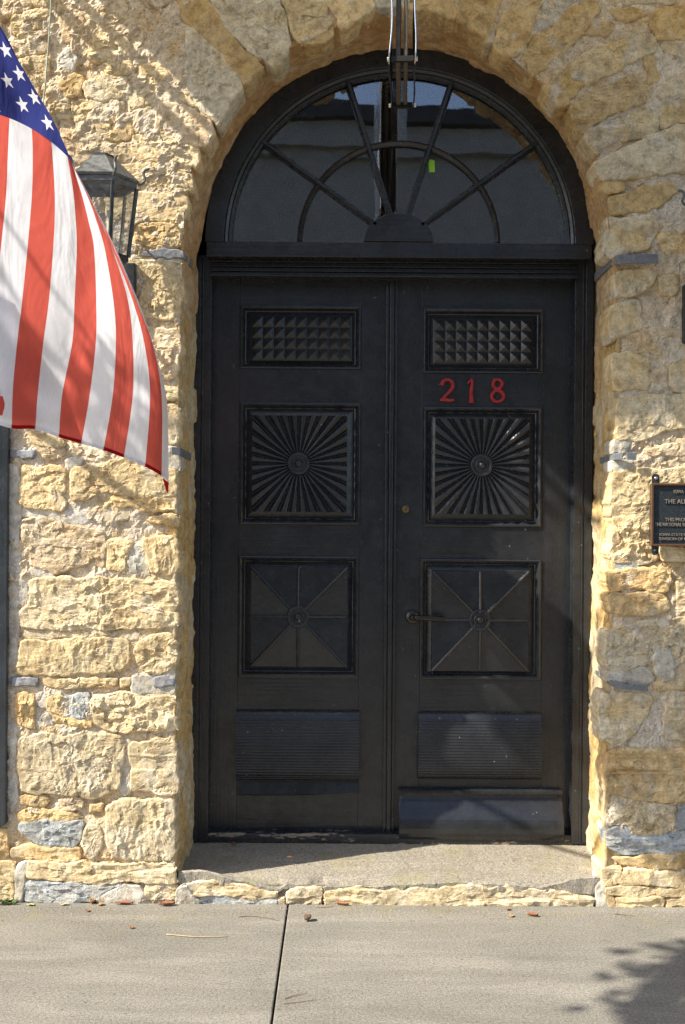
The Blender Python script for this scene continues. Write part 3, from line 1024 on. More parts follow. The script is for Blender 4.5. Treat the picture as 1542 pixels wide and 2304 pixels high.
stone(D([(-60, -30), (150, -40), (230, 30), (60, 90), (-60, 100)]), "P", "pitted", 0.014)
stone(D([(170, -40), (340, -40), (330, 50), (250, 40)]), "B", "rough", 0.012)
stone(D([(680, 420), (860, 400), (900, 480), (840, 510), (700, 480)]), "Y", "rough", 0.012)
stone(D([(380, 400), (480, 300), (520, 400), (500, 470), (400, 490)]), "W", "pitted", 0.008)
stone(D([(660, 940), (690, 960), (680, 1020), (590, 1030), (600, 960)]), "B", "rough", 0.012)
stone(D([(470, 1000), (590, 1040), (640, 1040), (500, 1110), (440, 1060)]), "P", "rough", 0.012)
# -- voussoirs, left half of the arch (in the added canopy's shade)
stone(E([(0, 150), (60, 200), (200, 330), (336, 510), (250, 660), (190, 746), (140, 714), (60, 620), (0, 540)]), "A", "rough", 0.020, EDGE, relief=0.8)
stone(E([(-60, -20), (110, -20), (250, 190), (400, 340), (462, 410), (350, 506), (260, 400), (140, 300), (80, 200), (-40, 110)]), "N", "plain", 0.018, EDGE)
stone(E([(120, -20), (200, -20), (300, 120), (400, 270), (500, 300), (560, 360), (530, 404), (470, 352), (400, 330), (250, 180)]), "A", "rough", 0.020, EDGE, relief=0.5)
stone(E([(215, -20), (560, -20), (612, 180), (626, 260), (604, 348), (536, 404), (490, 300), (400, 262), (300, 120)]), "A", "rough", 0.022, EDGE, relief=0.8)
stone(E([(566, -20), (812, -20), (872, 140), (840, 200), (670, 262), (632, 200), (604, 90)]), "L", "rough", 0.022, EDGE, relief=0.6)
stone(E([(760, 210), (868, 160), (866, 214), (800, 256), (700, 262)]), "O", "plain", 0.006, EDGE)
stone(E([(826, -20), (1100, -20), (1118, 56), (1004, 128), (936, 176), (884, 90)]), "Y", "tool", 0.026, EDGE)
stone(E([(1124, -20), (1340, -20), (1330, 30), (1230, 44), (1136, 60)]), "S", "rough", 0.014, EDGE, relief=0.5)
# -- voussoirs and backing, right half of the arch
stone(Fq([(-140, -30), (180, -30), (176, 120), (90, 90), (0, 66), (-140, 60)]), "N", "plain", 0.014, EDGE)
stone(Fq([(196, -20), (440, -20), (384, 180), (390, 262), (330, 222), (240, 140), (186, 106)]), "N", "plain", 0.022, EDGE)
stone(Fq([(530, -20), (700, -20), (626, 150), (604, 270), (580, 330), (500, 330), (420, 304), (392, 250), (440, 150)]), "N", "rough", 0.020, EDGE, relief=0.5)
stone(Fq([(860, 46), (1010, -20), (1036, 80), (902, 244), (764, 334), (724, 400), (640, 462), (570, 340), (626, 234), (740, 186)]), "N", "rough", 0.020, EDGE, relief=0.5)
stone(Fq([(1000, 110), (1106, 150), (1064, 204), (920, 236)]), "N", "plain", 0.014)
stone(Fq([(846, 400), (1000, 298), (1334, 198), (1376, 290), (1284, 344), (1150, 424), (960, 486), (870, 482)]), "L", "rough", 0.018, relief=0.5)
stone(Fq([(700, 520), (780, 440), (842, 410), (872, 486), (960, 490), (870, 590), (836, 640), (760, 610)]), "N", "plain", 0.018, EDGE)
stone(Fq([(1010, 556), (1150, 476), (1274, 496), (1316, 560), (1294, 616), (1100, 684), (930, 790), (872, 716), (846, 624), (956, 568)]), "N", "layer", 0.024, EDGE)
stone(Fq([(936, 790), (1120, 694), (1300, 650), (1384, 720), (1344, 804), (1150, 834), (1040, 884), (1010, 930), (962, 870)]), "L", "layer", 0.018, EDGE)
stone(Fq([(1010, 970), (1150, 902), (1400, 790), (1560, 732), (1660, 740), (1660, 1030), (1300, 1044), (1150, 1072), (1050, 1088), (1014, 1020)]), "B", "plain", 0.022, EDGE)
stone(Fq([(1050, 1094), (1172, 1074), (1174, 1132), (1056, 1166)]), "N", "plain", 0.014, EDGE)
stone(Fq([(1086, 1184), (1300, 1110), (1470, 1080), (1504, 1150), (1370, 1244), (1090, 1284), (1078, 1230)]), "N", "plain", 0.018, EDGE)
stone(Fq([(1080, 1292), (1230, 1290), (1360, 1282), (1374, 1370), (1324, 1484), (1200, 1514), (1070, 1524), (1066, 1430)]), "L", "plain", 0.018, EDGE)
stone(Fq([(1336, 100), (1420, 46), (1560, 44), (1680, 50), (1680, 230), (1380, 244), (1328, 160)]), "N", "plain", 0.018)
stone(Fq([(1086, 60), (1250, 36), (1314, 90), (1230, 124), (1120, 114)]), "N", "plain", 0.012)
stone(Fq([(1390, 262), (1560, 250), (1680, 250), (1680, 350), (1420, 334)]), "L", "plain", 0.012)
stone(Fq([(1430, 462), (1560, 430), (1700, 400), (1700, 540), (1540, 566), (1384, 584)]), "B", "plain", 0.014)
stone(Fq([(1390, 622), (1560, 590), (1700, 570), (1700, 700), (1542, 722), (1404, 764)]), "L", "rough", 0.010, relief=0.5)
stone(Fq([(1290, 344), (1350, 320), (1386, 480), (1322, 504)]), "N", "plain", 0.010)
stone(Fq([(1380, 1400), (1560, 1396), (1700, 1400), (1700, 1500), (1420, 1512)]), "O", "rough", 0.010)
stone(Fq([(720, -20), (1000, -30), (860, 30), (760, 150), (640, 190)]), "S", "pitted", 0.008, relief=0.6)
stone(Fq([(1060, -30), (1500, -30), (1440, 30), (1250, 20), (1080, 40)]), "B", "plain", 0.010)
# -- right pier
stone(Gq([(314, 58), (600, 48), (790, 60), (740, 230), (560, 326), (310, 346)]), "L", "tool", 0.016, EDGE)
stone(Gq([(250, 480), (360, 400), (570, 368), (626, 480), (604, 690), (480, 770), (330, 806), (290, 834), (250, 720)]), "L", "plain", 0.018, EDGE)
stone(Gq([(300, 980), (480, 958), (694, 1050), (704, 1290), (684, 1404), (460, 1376), (320, 1398), (290, 1180)]), "L", "plain", 0.018, EDGE)
stone(Gq([(740, 1150), (904, 1128), (904, 1290), (742, 1306)]), "P", "plain", 0.010)
stone(Gq([(934, 1118), (1110, 1046), (1400, 1040), (1400, 1420), (1000, 1402), (924, 1284)]), "L", "plain", 0.014)
stone(Gq([(650, 700), (900, 676), (1080, 716), (1096, 796), (800, 776)]), "P", "plain", 0.008)
stone(Gq([(840, 120), (1000, 100), (1060, 240), (960, 320), (860, 290)]), "L", "plain", 0.010)
stone(Gq([(1100, 760), (1400, 740), (1400, 860), (1120, 840)]), "L", "plain", 0.010)
stone(Gq([(336, 1468), (560, 1438), (830, 1456), (1110, 1446), (1420, 1450), (1420, 1800), (1110, 1804), (900, 1834), (800, 1884), (560, 1964), (350, 1944), (316, 1900), (336, 1700)]), "C", "tool", 0.022, EDGE)
stone(Gq([(310, 1964), (474, 1964), (464, 2064), (320, 2094)]), "S", "plain", 0.010, EDGE, mat=M_CEMENT, name="mortar_patch")
stone(Gq([(300, 2200), (560, 2180), (540, 2250), (440, 2300), (300, 2310)]), "S", "plain", 0.008, EDGE, mat=M_CEMENT, name="mortar_patch")
stone(Gq([(640, 2060), (900, 2000), (1110, 1980), (1400, 1990), (1400, 2100), (1000, 2140), (720, 2150)]), "P", "pitted", 0.010)
stone(H_([(366, 1562), (530, 1538), (700, 1556), (880, 1530), (1100, 1530), (1100, 1852), (700, 1866), (500, 1866), (366, 1866)]), "Y", "rough", 0.014, EDGE)
stone(H_([(362, 1884), (480, 1872), (644, 1866), (650, 2080), (694, 2170), (540, 2196), (358, 2186)]), "Y", "rough", 0.014, EDGE)
stone(H_([(700, 1886), (880, 1880), (1100, 1880), (1100, 2180), (900, 2190), (720, 2186), (690, 2090)]), "C", "rough", 0.008)
stone(H_([(366, 2202), (540, 2204), (562, 2240), (400, 2256)]), "G", "plain", 0.008, EDGE)
stone(I_([(316, 100), (520, 78), (692, 88), (704, 180), (684, 242), (520, 222), (440, 212), (330, 244)]), "O", "rough", 0.020, EDGE)
stone(I_([(312, 252), (400, 250), (500, 230), (694, 246), (696, 340), (600, 374), (480, 384), (380, 378), (318, 352)]), "O", "rough", 0.020, EDGE)
stone(I_([(738, 150), (820, 146), (1000, 150), (1000, 366), (750, 366)]), "C", "rough", 0.012)
stone(I_([(316, 480), (500, 416), (802, 398), (1000, 400), (1000, 640), (802, 650), (720, 724), (560, 694), (420, 744), (306, 724), (294, 590)]), "B", "rough", 0.020, EDGE)
stone(I_([(300, 742), (420, 730), (560, 718), (606, 800), (520, 824), (316, 806)]), "S", "plain", 0.022, EDGE, mat=M_CEMENT, name="mortar_patch")
stone(I_([(600, 640), (704, 588), (724, 680), (704, 794), (600, 754)]), "S", "plain", 0.030, mat=M_CEMENT, name="mortar_patch")
stone(I_([(590, 804), (802, 792), (1000, 790), (1000, 856), (620, 856)]), "Y", "layer", 0.010)
stone(I_([(262, 880), (500, 880), (594, 910), (564, 1000), (480, 1134), (340, 1206), (256, 1186), (250, 1000)]), "L", "layer", 0.022, EDGE)
stone(I_([(688, 940), (802, 900), (1000, 890), (1000, 1190), (802, 1186), (690, 1174), (666, 1050)]), "B", "layer", 0.018)
stone(I_([(596, 960), (640, 1000), (650, 1120), (600, 1160), (540, 1130)]), "W", "pitted", 0.006, mat=M_CEMENT, name="mortar_patch")
stone(I_([(296, 1240), (600, 1238), (802, 1238), (1000, 1240), (1000, 1574), (700, 1574), (500, 1564), (296, 1524), (284, 1380)]), "O", "layer", 0.024, EDGE)
stone(I_([(306, 1620), (560, 1588), (744, 1600), (724, 1744), (640, 1784), (480, 1764), (380, 1704), (302, 1724)]), "B", "rough", 0.016, EDGE)
stone(I_([(760, 1600), (1000, 1590), (1000, 1730), (802, 1734), (740, 1750)]), "G", "rough", 0.012, relief=0.6)
stone(I_([(294, 1762), (400, 1720), (500, 1774), (640, 1790), (802, 1752), (1000, 1750), (1000, 1890), (802, 1892), (560, 1904), (400, 1914), (304, 1864)]), "G", "layer", 0.018, EDGE)
stone(I_([(330, 1930), (560, 1920), (802, 1902), (1000, 1900), (1000, 2000), (802, 2002), (600, 1992), (400, 1984)]), "O", "plain", 0.016, EDGE)
# right plinth, split along its beds
stone(I_([(256, 1990), (400, 2000), (364, 2100), (296, 2114), (262, 2050)]), "Y", "plain", 0.034, EDGE)
stone(I_([(416, 2002), (620, 2012), (802, 2020), (1000, 2020), (1000, 2136), (802, 2132), (620, 2112), (376, 2094)]), "Y", "plain", 0.036, EDGE)
stone(I_([(286, 2120), (380, 2106), (612, 2118), (608, 2168), (500, 2184), (286, 2164)]), "Y", "plain", 0.034, EDGE)
stone(I_([(622, 2120), (802, 2140), (1000, 2144), (1000, 2176), (802, 2176), (616, 2172)]), "Y", "plain", 0.032, EDGE)
stone(I_([(290, 2172), (346, 2176), (346, 2262), (320, 2252)]), "Y", "plain", 0.032, EDGE)
stone(I_([(354, 2180), (500, 2192), (660, 2186), (664, 2272), (358, 2272)]), "Y", "layer", 0.032, EDGE)
stone(I_([(670, 2186), (802, 2184), (1000, 2184), (1000, 2276), (672, 2274)]), "Y", "layer", 0.030, EDGE)

# -- the wall goes on outside the picture: plain courses of the same stone
rr = random.Random(5)


def courses(x0, x1, z0, z1, skip=()):
    z = z0
    while z < z1 - 0.08:
        hgt = min(rr.uniform(0.14, 0.26), z1 - z)
        x = x0
        while x < x1 - 0.05:
            w = min(rr.uniform(0.22, 0.52), x1 - x)
            cx, cz = x + w / 2, z + hgt / 2
            if w > 0.08 and not any(a < cx < b and c < cz < d for a, b, c, d in skip):
                j = lambda: rr.uniform(-0.012, 0.012)
                q = [(x + .015 + j(), z + .012 + j()), (x + w / 2, z + .01 + j()), (x + w - .015 + j(), z + .012 + j()), (x + w - .012 + j(), z + hgt - .012 + j()), (x + w / 2, z + hgt - .01 + j()), (x + .012 + j(), z + hgt - .012 + j())]
                stone(q, rr.choice("YCBPYO"), rr.choice(["rough", "rough", "tool"]), 0.014, coarse=True)
            x += w
        z += hgt


SH_X1 = at(20, 1400).x
SH_Z0, SH_Z1 = at(10, 1858).z, 2.35
courses(-2.3, -1.28, 0.30, 3.5, skip=[(SH_X1 - 0.72, SH_X1 + 0.1, SH_Z0 - 0.06, SH_Z1 + 0.06)])
courses(1.40, 2.3, 0.05, 3.4)
courses(-1.28, 1.4, 3.36, 3.75)
# behind the flag
courses(at(30, 800).x, at(255, 800).x, at(30, 940).z, at(30, 690).z)
courses(at(30, 500).x, at(190, 500).x, at(30, 690).z, at(30, 400).z)

# -- flat iron straps let into the joints
straps = [[(318, 573, -0.014), (413, 573, -0.014)], [(24, 1021, -0.012), (79, 1021, -0.012)], [(24, 1534, -0.012), (86, 1534, -0.012)], [(349, 1534, -0.014), (395, 1535, -0.014)]]
for q in straps:
    x0_, y0_, x1_ = q[0][0], q[0][1], q[1][0]
    stone(wall2([(x0_, y0_ - 10), ((x0_ + x1_) / 2, y0_ - 9), (x1_, y0_ - 10), (x1_ + 1, y0_ + 9), ((x0_ + x1_) / 2, y0_ + 10), (x0_ + 1, y0_ + 9)]), "I", "plain", 0.026, 0.04, name="iron_strap", relief=0.5, mat=M_CEMENT)


def bent_strap(pts, hh):
    v, f = [], []
    P = [at(*p) for p in pts]
    n = len(P)
    for i, p in enumerate(P):
        t = (P[min(i + 1, n - 1)] - P[max(i - 1, 0)])
        t.z = 0
        t.normalize()
        nn = Vector((t.y, -t.x, 0)) * 0.004
        v += [p - nn + Vector((0, 0, hh)), p + nn + Vector((0, 0, hh)), p + nn - Vector((0, 0, hh)), p - nn - Vector((0, 0, hh))]
    for i in range(n - 1):
        for k in range(4):
            f.append((i * 4 + k, i * 4 + (k + 1) % 4, (i + 1) * 4 + (k + 1) % 4, (i + 1) * 4 + k))
    f += [(0, 1, 2, 3), (n * 4 - 4, n * 4 - 3, n * 4 - 2, n * 4 - 1)]
    MB().add(v, f).build("iron_strap", M_IRON, wall, bevel=0.0015)


bent_strap([(1481, 582, -0.026), (1430, 582, -0.028), (1394, 584, -0.026), (1376, 590, 0.02), (1357, 607, 0.16), (1340, 624, 0.31)], 0.0165)
bent_strap([(1432, 1027, -0.022), (1410, 1026, -0.024)], 0.013)
bent_strap([(1402, 1026, -0.020), (1384, 1028, -0.014), (1368, 1034, 0.08), (1352, 1036, 0.18)], 0.012)
bent_strap([(1458, 1549, -0.030), (1400, 1544, -0.030), (1376, 1537, -0.022), (1362, 1527, 0.06), (1340, 1510, 0.24)], 0.010)
bent_strap([(386, 1014, -0.022), (404, 1015, -0.016), (414, 1021, 0.08), (428, 1028, 0.22)], 0.014)
bent_strap([(414, 576, 0.02), (430, 596, 0.16), (441, 612, 0.30)], 0.012)

# -- the doorstep
step_o = empty("doorstep", (0.2, 0.2, 0))
tag(step_o, "worn concrete doorstep laid on a course of yellow stone", "step")
front_px = [(380, 1962), (440, 1960), (478, 1966), (520, 1980), (560, 1986), (600, 1996), (624, 2000), (645, 1990), (700, 1988), (726, 2000), (745, 1994), (800, 1992), (850, 1996), (900, 1990), (960, 1988),
            (1010, 1986), (1060, 1983), (1100, 1988), (1150, 1986), (1200, 1990), (1270, 1996), (1310, 1990), (1345, 1978), (1420, 1972)]
fl = []
for (px, py) in front_px:
    q = at(px, py, -0.012)
    fl.append((q.x, q.z))
fl = resample(fl, 220)
zb = at(880, 1893, 0.345).z
V, F_, NY = [], [], 60
sx = fl[:, 0]
sz = fl[:, 1] + 0.003 * fbm(sx, sx * 0, 0.03, 3, 2)
yfront = -0.004 + 0.008 * fbm(sx, sx * 0, 0.09, 3, 9)
ringsY = []
for j in range(NY + 1):
    t = j / NY
    yy = yfront * (1 - t) + (Y_BACK + 0.06) * t
    zf = 0.080
    k_ = 1 - sstep(0.0, 0.16, np.full_like(sx, t))
    zz = zf * (1 - t) + zb * t + (sz - zf) * k_ + 0.0018 * fbm(sx, yy, 0.06, 4, 12) + 0.0012 * fbm(sx, yy, 0.012, 2, 14)
    zz = zz - 0.006 * (1 - sstep(0, 0.025, np.full_like(sx, t)))
    w_ = sstep(0.0, 0.10, np.array([t + 0.0]))[0]            # between the jamb corners in front, into the jambs behind
    xa_, xb_ = at(402, 1980).x, at(1352, 1980).x
    sxt = (xa_ + (sx - sx[0]) / (sx[-1] - sx[0]) * (xb_ - xa_)) * (1 - w_) + sx * w_
    ringsY.append(np.stack([sxt, yy, zz], 1))
under = ringsY[0].copy()
lip = np.array([(at(px, py, -0.012).x, at(px, py, -0.012).z) for px, py in ((370, 1990), (440, 1990), (520, 1992), (600, 2004), (640, 2002), (726, 2007), (900, 2004), (1100, 2000), (1270, 2012), (1430, 2014))])
under[:, 2] = np.minimum(np.interp(sx, lip[:, 0], lip[:, 1]), ringsY[0][:, 2] - 0.008)
under[:, 1] += 0.006 * fbm(sx, sx * 0, 0.03, 3, 23)
under2 = under.copy()
under2[:, 1] += 0.06
V = np.concatenate([under2, under] + ringsY)
n = len(sx)
F_ = []
for j in range(NY + 2):
    a = np.arange(n - 1) + j * n
    F_.append(np.stack([a, a + 1, a + 1 + n, a + n], 1))
mesh("slab", V, np.concatenate(F_), M_STEPC, step_o, False)
stone(J([(800, 176), (920, 160), (1010, 172), (1100, 180), (1206, 200), (1204, 226), (1050, 226), (845, 216)]), "B", "layer", 0.022, 0.10, parent=step_o)
stone(J([(866, 224), (1000, 226), (1204, 228), (1208, 268), (876, 268)]), "G", "layer", 0.020, 0.10, parent=step_o)
stone(J([(1238, 196), (1320, 188), (1396, 192), (1392, 266), (1242, 264)]), "B", "layer", 0.022, 0.10, parent=step_o)
stone(J([(1206, 226), (1234, 226), (1238, 268), (1206, 268)]), "P", "plain", 0.016, 0.08, parent=step_o)
stone(PX([(727, 2003), (780, 1998), (870, 2000), (960, 1997), (1050, 1993), (1140, 1995), (1200, 2000), (1270, 2008), (1336, 2020), (1336, 2049), (1200, 2052), (1000, 2047), (850, 2042), (727, 2040)]), "B", "layer", 0.026, 0.10, parent=step_o)
stone(J([(766, 200), (804, 176), (872, 250), (864, 268), (764, 268)]), "S", "plain", 0.030, 0.08, parent=step_o, mat=M_CEMENT, name="mortar_patch")
stone(PX([(1338, 1990), (1358, 1978), (1374, 2046), (1344, 2050)]), "S", "plain", 0.026, 0.10, parent=step_o, mat=M_CEMENT, name="mortar_patch")
MB().box(at(392, 2000).x, at(1372, 2000).x, 0.004, 0.3, 0.0, 0.066).build("core", M_STEPC, step_o)

# -- dark room behind the door
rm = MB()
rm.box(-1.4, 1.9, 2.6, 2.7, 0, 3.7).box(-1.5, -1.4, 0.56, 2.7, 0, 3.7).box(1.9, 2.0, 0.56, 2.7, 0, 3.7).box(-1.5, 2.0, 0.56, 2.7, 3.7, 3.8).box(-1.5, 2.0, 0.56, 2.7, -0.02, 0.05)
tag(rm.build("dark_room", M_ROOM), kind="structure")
# back of the wall around the frame so that no daylight leaks in
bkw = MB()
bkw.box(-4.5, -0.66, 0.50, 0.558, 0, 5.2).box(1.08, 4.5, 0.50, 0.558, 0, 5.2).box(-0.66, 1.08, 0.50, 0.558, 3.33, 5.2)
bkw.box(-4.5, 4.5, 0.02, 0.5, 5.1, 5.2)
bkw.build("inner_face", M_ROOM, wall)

# ==================================================================== THE DOOR
door = empty("arched_door", (0.2, 0.47, 0.1))
tag(door, "black panelled double door with an arched fanlight", "door")
YF, YL, YG, YA = 0.345, 0.397, 0.286, 0.256        # faces of frame, leaves and glass


def dp(px, py, y):
    q = at(px, py, y)
    return q.x, q.z


# jamb casings
for (xa, xb, zt, zbm) in ((441, 478, 575, 1893), (1294, 1331, 575, 1898)):
    x0, zt_ = dp((xa), zt, YF)
    x1, _ = dp(xb, zt, YF)
    x0b, zb_ = dp(xa, zbm, YF)
    o = MB().box(x0, x1, YF - 0.012, YL + 0.06, zb_, zt_)
    w = x1 - x0
    o.box(x0 + w * 0.62, x1 + 0.006, YF - 0.020, YF - 0.0125, zb_ + 0.01, zt_ - 0.01) if xa > 900 else o.box(x0 - 0.004, x0 + w * 0.38, YF - 0.020, YF - 0.0125, zb_ + 0.01, zt_ - 0.01)
    o.box(x0 + w * 0.44, x0 + w * 0.54, YF - 0.017, YF - 0.0125, zb_ + 0.01, zt_ - 0.01)
    o.build("jamb", M_PV, door, bevel=0.003)
# arched head of the frame
cxz = dp(899, 546, YA)
r_o = (dp(899 + 431, 546, YA)[0] - cxz[0])
r_i = (dp(899 + 384, 546, YA)[0] - cxz[0])


def arc_sweep(prof, a0=0.0, a1=180.0, n=72, c=cxz):
    """sweep a profile of (radius, y) round the arch"""
    v, f = [], []
    m = len(prof)
    for i in range(n + 1):
        a = R(a0 + (a1 - a0) * i / n)
        for (r, y) in prof:
            v.append((c[0] + r * math.cos(a), y, c[1] + r * math.sin(a)))
    for i in range(n):
        for k in range(m):
            f.append((i * m + k, i * m + (k + 1) % m, (i + 1) * m + (k + 1) % m, (i + 1) * m + k))
    f += [tuple(range(m)), tuple(range(n * m + m - 1, n * m - 1, -1))]
    return v, f


b = MB().add(*arc_sweep([(r_o + 0.01, YA), (r_i + 0.022, YA), (r_i + 0.018, YA + 0.004), (r_i + 0.014, YA), (r_i + 0.004, YA + 0.006), (r_i, YA + 0.016), (r_i, 0.50), (r_o + 0.01, 0.50)]))
b.build("arch_head", M_PN, door)
b = MB().add(*arc_sweep([(r_i, YG - 0.022), (r_i - 0.010, YG - 0.018), (r_i - 0.014, YG - 0.004), (r_i, YG - 0.002)]))
b.build("glazing_bead", M_PN, door)
# transom with its mouldings
xl, _ = dp(478, 560, YF)
xr, _ = dp(1297, 560, YF)
x_l2, x_r2 = dp(464, 560, YA)[0], dp(1333, 560, YA)[0]


def zline(py, y=YF, px=890):
    return dp(px, py, y)[1]


MB().box(x_l2, x_r2, YA + 0.006, 0.50, zline(579, YA), zline(544, YA)).build("transom_rail", M_PH, door, bevel=0.003)
mo = MB()
zs = [579, 589, 592, 600, 603, 611, 614, 622, 626]
offs = [0.000, -0.004, 0.004, -0.010, 0.002, -0.014, -0.004, -0.022]
for k in range(8):
    mo.box(xl - 0.002, xr + 0.002, YF - 0.02 + offs[k], 0.50, zline(zs[k + 1], YF - 0.02), zline(zs[k], YF - 0.02) - 0.0004)
mo.build("transom_moulding", M_PH, door, bevel=0.002)
# fan: hub, spokes, inner ring, panes
hc = dp(897, 544, YG - 0.02)
hr = dp(897 + 79, 544, YG - 0.02)[0] - hc[0]
hub = MB()
pts = [(hc[0] + hr * math.cos(R(a)), hc[1] + hr * math.sin(R(a)) * 0.82) for a in range(0, 181, 5)]
hub.prism(pts, YG - 0.026, YG + 0.02)
hub.build("hub", M_PH, door, bevel=0.003)
r_in = 222.0 / F_PX * (YG - CAM_Y)
fc = dp(897, 546, YG)
ANG = [36.0, 72.0, 108.0, 144.0]
for a in ANG:
    d_ = Vector((math.cos(R(a)), 0, math.sin(R(a))))
    nn = Vector((-d_.z, 0, d_.x))
    c3 = Vector((fc[0], 0, fc[1]))
    p0, p1 = c3 + d_ * (hr * 0.80), c3 + d_ * (r_i + 0.004)
    v = []
    for p in (p0, p1):
        for (w, y) in ((-0.0135, YG - 0.003), (-0.012, YG - 0.014), (-0.005, YG - 0.026), (0.005, YG - 0.026), (0.012, YG - 0.014), (0.0135, YG - 0.003)):
            q = p + nn * w
            v.append((q.x, y, q.z))
    f = [(k, (k + 1) % 6, 6 + (k + 1) % 6, 6 + k) for k in range(6)] + [tuple(range(6)), tuple(range(11, 5, -1))]
    MB().add(v, f).build("spoke", M_PN, door)
v, f = arc_sweep([(r_in - 0.012, YG - 0.003), (r_in - 0.010, YG - 0.014), (r_in, YG - 0.025), (r_in + 0.010, YG - 0.014), (r_in + 0.012, YG - 0.003)], c=fc)
MB().add(v, f).build("fan_ring", M_PN, door)
rp = random.Random(11)
edges = [0.0] + ANG + [180.0]
pane_green = None
for k in range(5):
    for (ra, rb) in ((hr * 0.7, r_in), (r_in, r_i + 0.004)):
        v = []
        n_ = 14
        for i in range(n_ + 1):
            a = R(edges[k] + (edges[k + 1] - edges[k]) * i / n_)
            for r in (ra, rb):
                v.append((fc[0] + r * math.cos(a), YG, fc[1] + r * math.sin(a)))
        m_ = Vector((sum(q[0] for q in v) / len(v), YG, sum(q[2] for q in v) / len(v)))
        tx, tz = rp.uniform(-0.006, 0.006), rp.uniform(-0.004, 0.004)
        v = [(q[0], q[1] + (q[0] - m_.x) * tx + (q[2] - m_.z) * tz + (q[2] - fc[1] - 0.3) * 0.0160, q[2]) for q in v]
        nv = len(v)
        v2 = v + [(q[0], q[1] + 0.003, q[2]) for q in v]
        f = [(2 * i, 2 * i + 1, 2 * i + 3, 2 * i + 2) for i in range(n_)]
        f += [tuple(nv + j for j in q[::-1]) for q in f]
        po = mesh("pane", v2, f, M_GLASS, door, False)
        if k == 1 and ra < r_in - 0.1:
            pane_green = po
m_, nt_, p_ = new_mat("bright green paper")
p_.inputs["Base Color"].default_value = (0.30, 0.62, 0.03, 1)
gx0, gz0 = dp(966, 388, YG - 0.002)
gx1, gz1 = dp(979, 359, YG - 0.002)
MB().prism([(gx0, gz0), (gx1, gz0 + 0.001), (gx1 - 0.002, gz1 - 0.004), (gx0 + 0.004, gz1), (gx0 - 0.003, gz1 - 0.008)], YG - 0.003, YG - 0.002).build("green_sticker", m_, pane_green)

# sill board under the leaves
x0, x1 = dp(455, 1880, YF)[0], dp(1300, 1880, YF)[0]
MB().box(x0, x1, YF - 0.006, 0.55, at(880, 1893, YF).z - 0.02, zline(1876)).build("threshold", M_PT, door, bevel=0.005)
# panel behind everything (inside face of the frame)


def sweep_rect(rect, prof, mat, parent, name="panel", close=True):
    """mitred sweep of a profile (inset, y) round a rectangle x0,x1,z0,z1, closed by a flat centre"""
    x0, x1, z0, z1 = rect
    v, f = [], []
    for (i_, y) in prof:
        v += [(x0 + i_, y, z0 + i_), (x1 - i_, y, z0 + i_), (x1 - i_, y, z1 - i_), (x0 + i_, y, z1 - i_)]
    for j in range(len(prof) - 1):
        for k in range(4):
            f.append((j * 4 + k, j * 4 + (k + 1) % 4, (j + 1) * 4 + (k + 1) % 4, (j + 1) * 4 + k))
    if close:
        m = (len(prof) - 1) * 4
        f.append((m, m + 1, m + 2, m + 3))
    o = mesh(name, v, f, mat, parent)
    return o


def prect(px0, py0, px1, py1, y):
    a, b_ = dp(px0, py1, y), dp(px1, py0, y)
    # average both corners so that the rectangle stays true although the picture is a little rolled
    c_, d_ = dp(px0, py0, y), dp(px1, py1, y)
    return ((a[0] + c_[0]) / 2, (b_[0] + d_[0]) / 2, (a[1] + d_[1]) / 2, (b_[1] + c_[1]) / 2)


def board_with_holes(x0, x1, z0, z1, holes, y0, y1):
    """stiles left and right, rails between: boxes butted end to end"""
    hx0 = min(h[0] for h in holes)
    hx1 = max(h[1] for h in holes)
    st, rl = MB(), MB()
    st.box(x0, hx0, y0, y1, z0, z1)
    st.box(hx1, x1, y0, y1, z0, z1)
    zz = sorted(holes, key=lambda h: h[2])
    cur = z0
    for h in zz:
        rl.box(hx0 + 0.0006, hx1 - 0.0006, y0 + 0.0008, y1, cur, h[2])
        if h[0] > hx0 + 0.001:
            rl.box(hx0 + 0.0006, h[0], y0 + 0.0008, y1, h[2], h[3])
        if h[1] < hx1 - 0.001:
            rl.box(h[1], hx1 - 0.0006, y0 + 0.0008, y1, h[2], h[3])
        cur = h[3]
    rl.box(hx0 + 0.0006, hx1 - 0.0006, y0 + 0.0008, y1, cur, z1)
    return st, rl


PROF = [(0.0, YL + 0.002), (0.0, YL - 0.005), (0.006, YL - 0.007), (0.012, YL - 0.001), (0.015, YL + 0.004), (0.020, YL + 0.016), (0.024, YL + 0.018)]


def rosette(parent, c, y, r):
    b_ = MB().lathe_y(c, [(r, y + 0.006), (r, y - 0.006), (r * 0.92, y - 0.011), (r * 0.80, y - 0.012), (r * 0.72, y - 0.008), (r * 0.62, y - 0.004), (r * 0.54, y - 0.008), (r * 0.46, y - 0.012), (r * 0.38, y - 0.010), (r * 0.34, y - 0.008), (r * 0.30, y - 0.015), (r * 0.16, y - 0.021), (0.0005, y - 0.022)], 36)
    return b_.build("rosette", M_PN, parent, True)


STUD = None


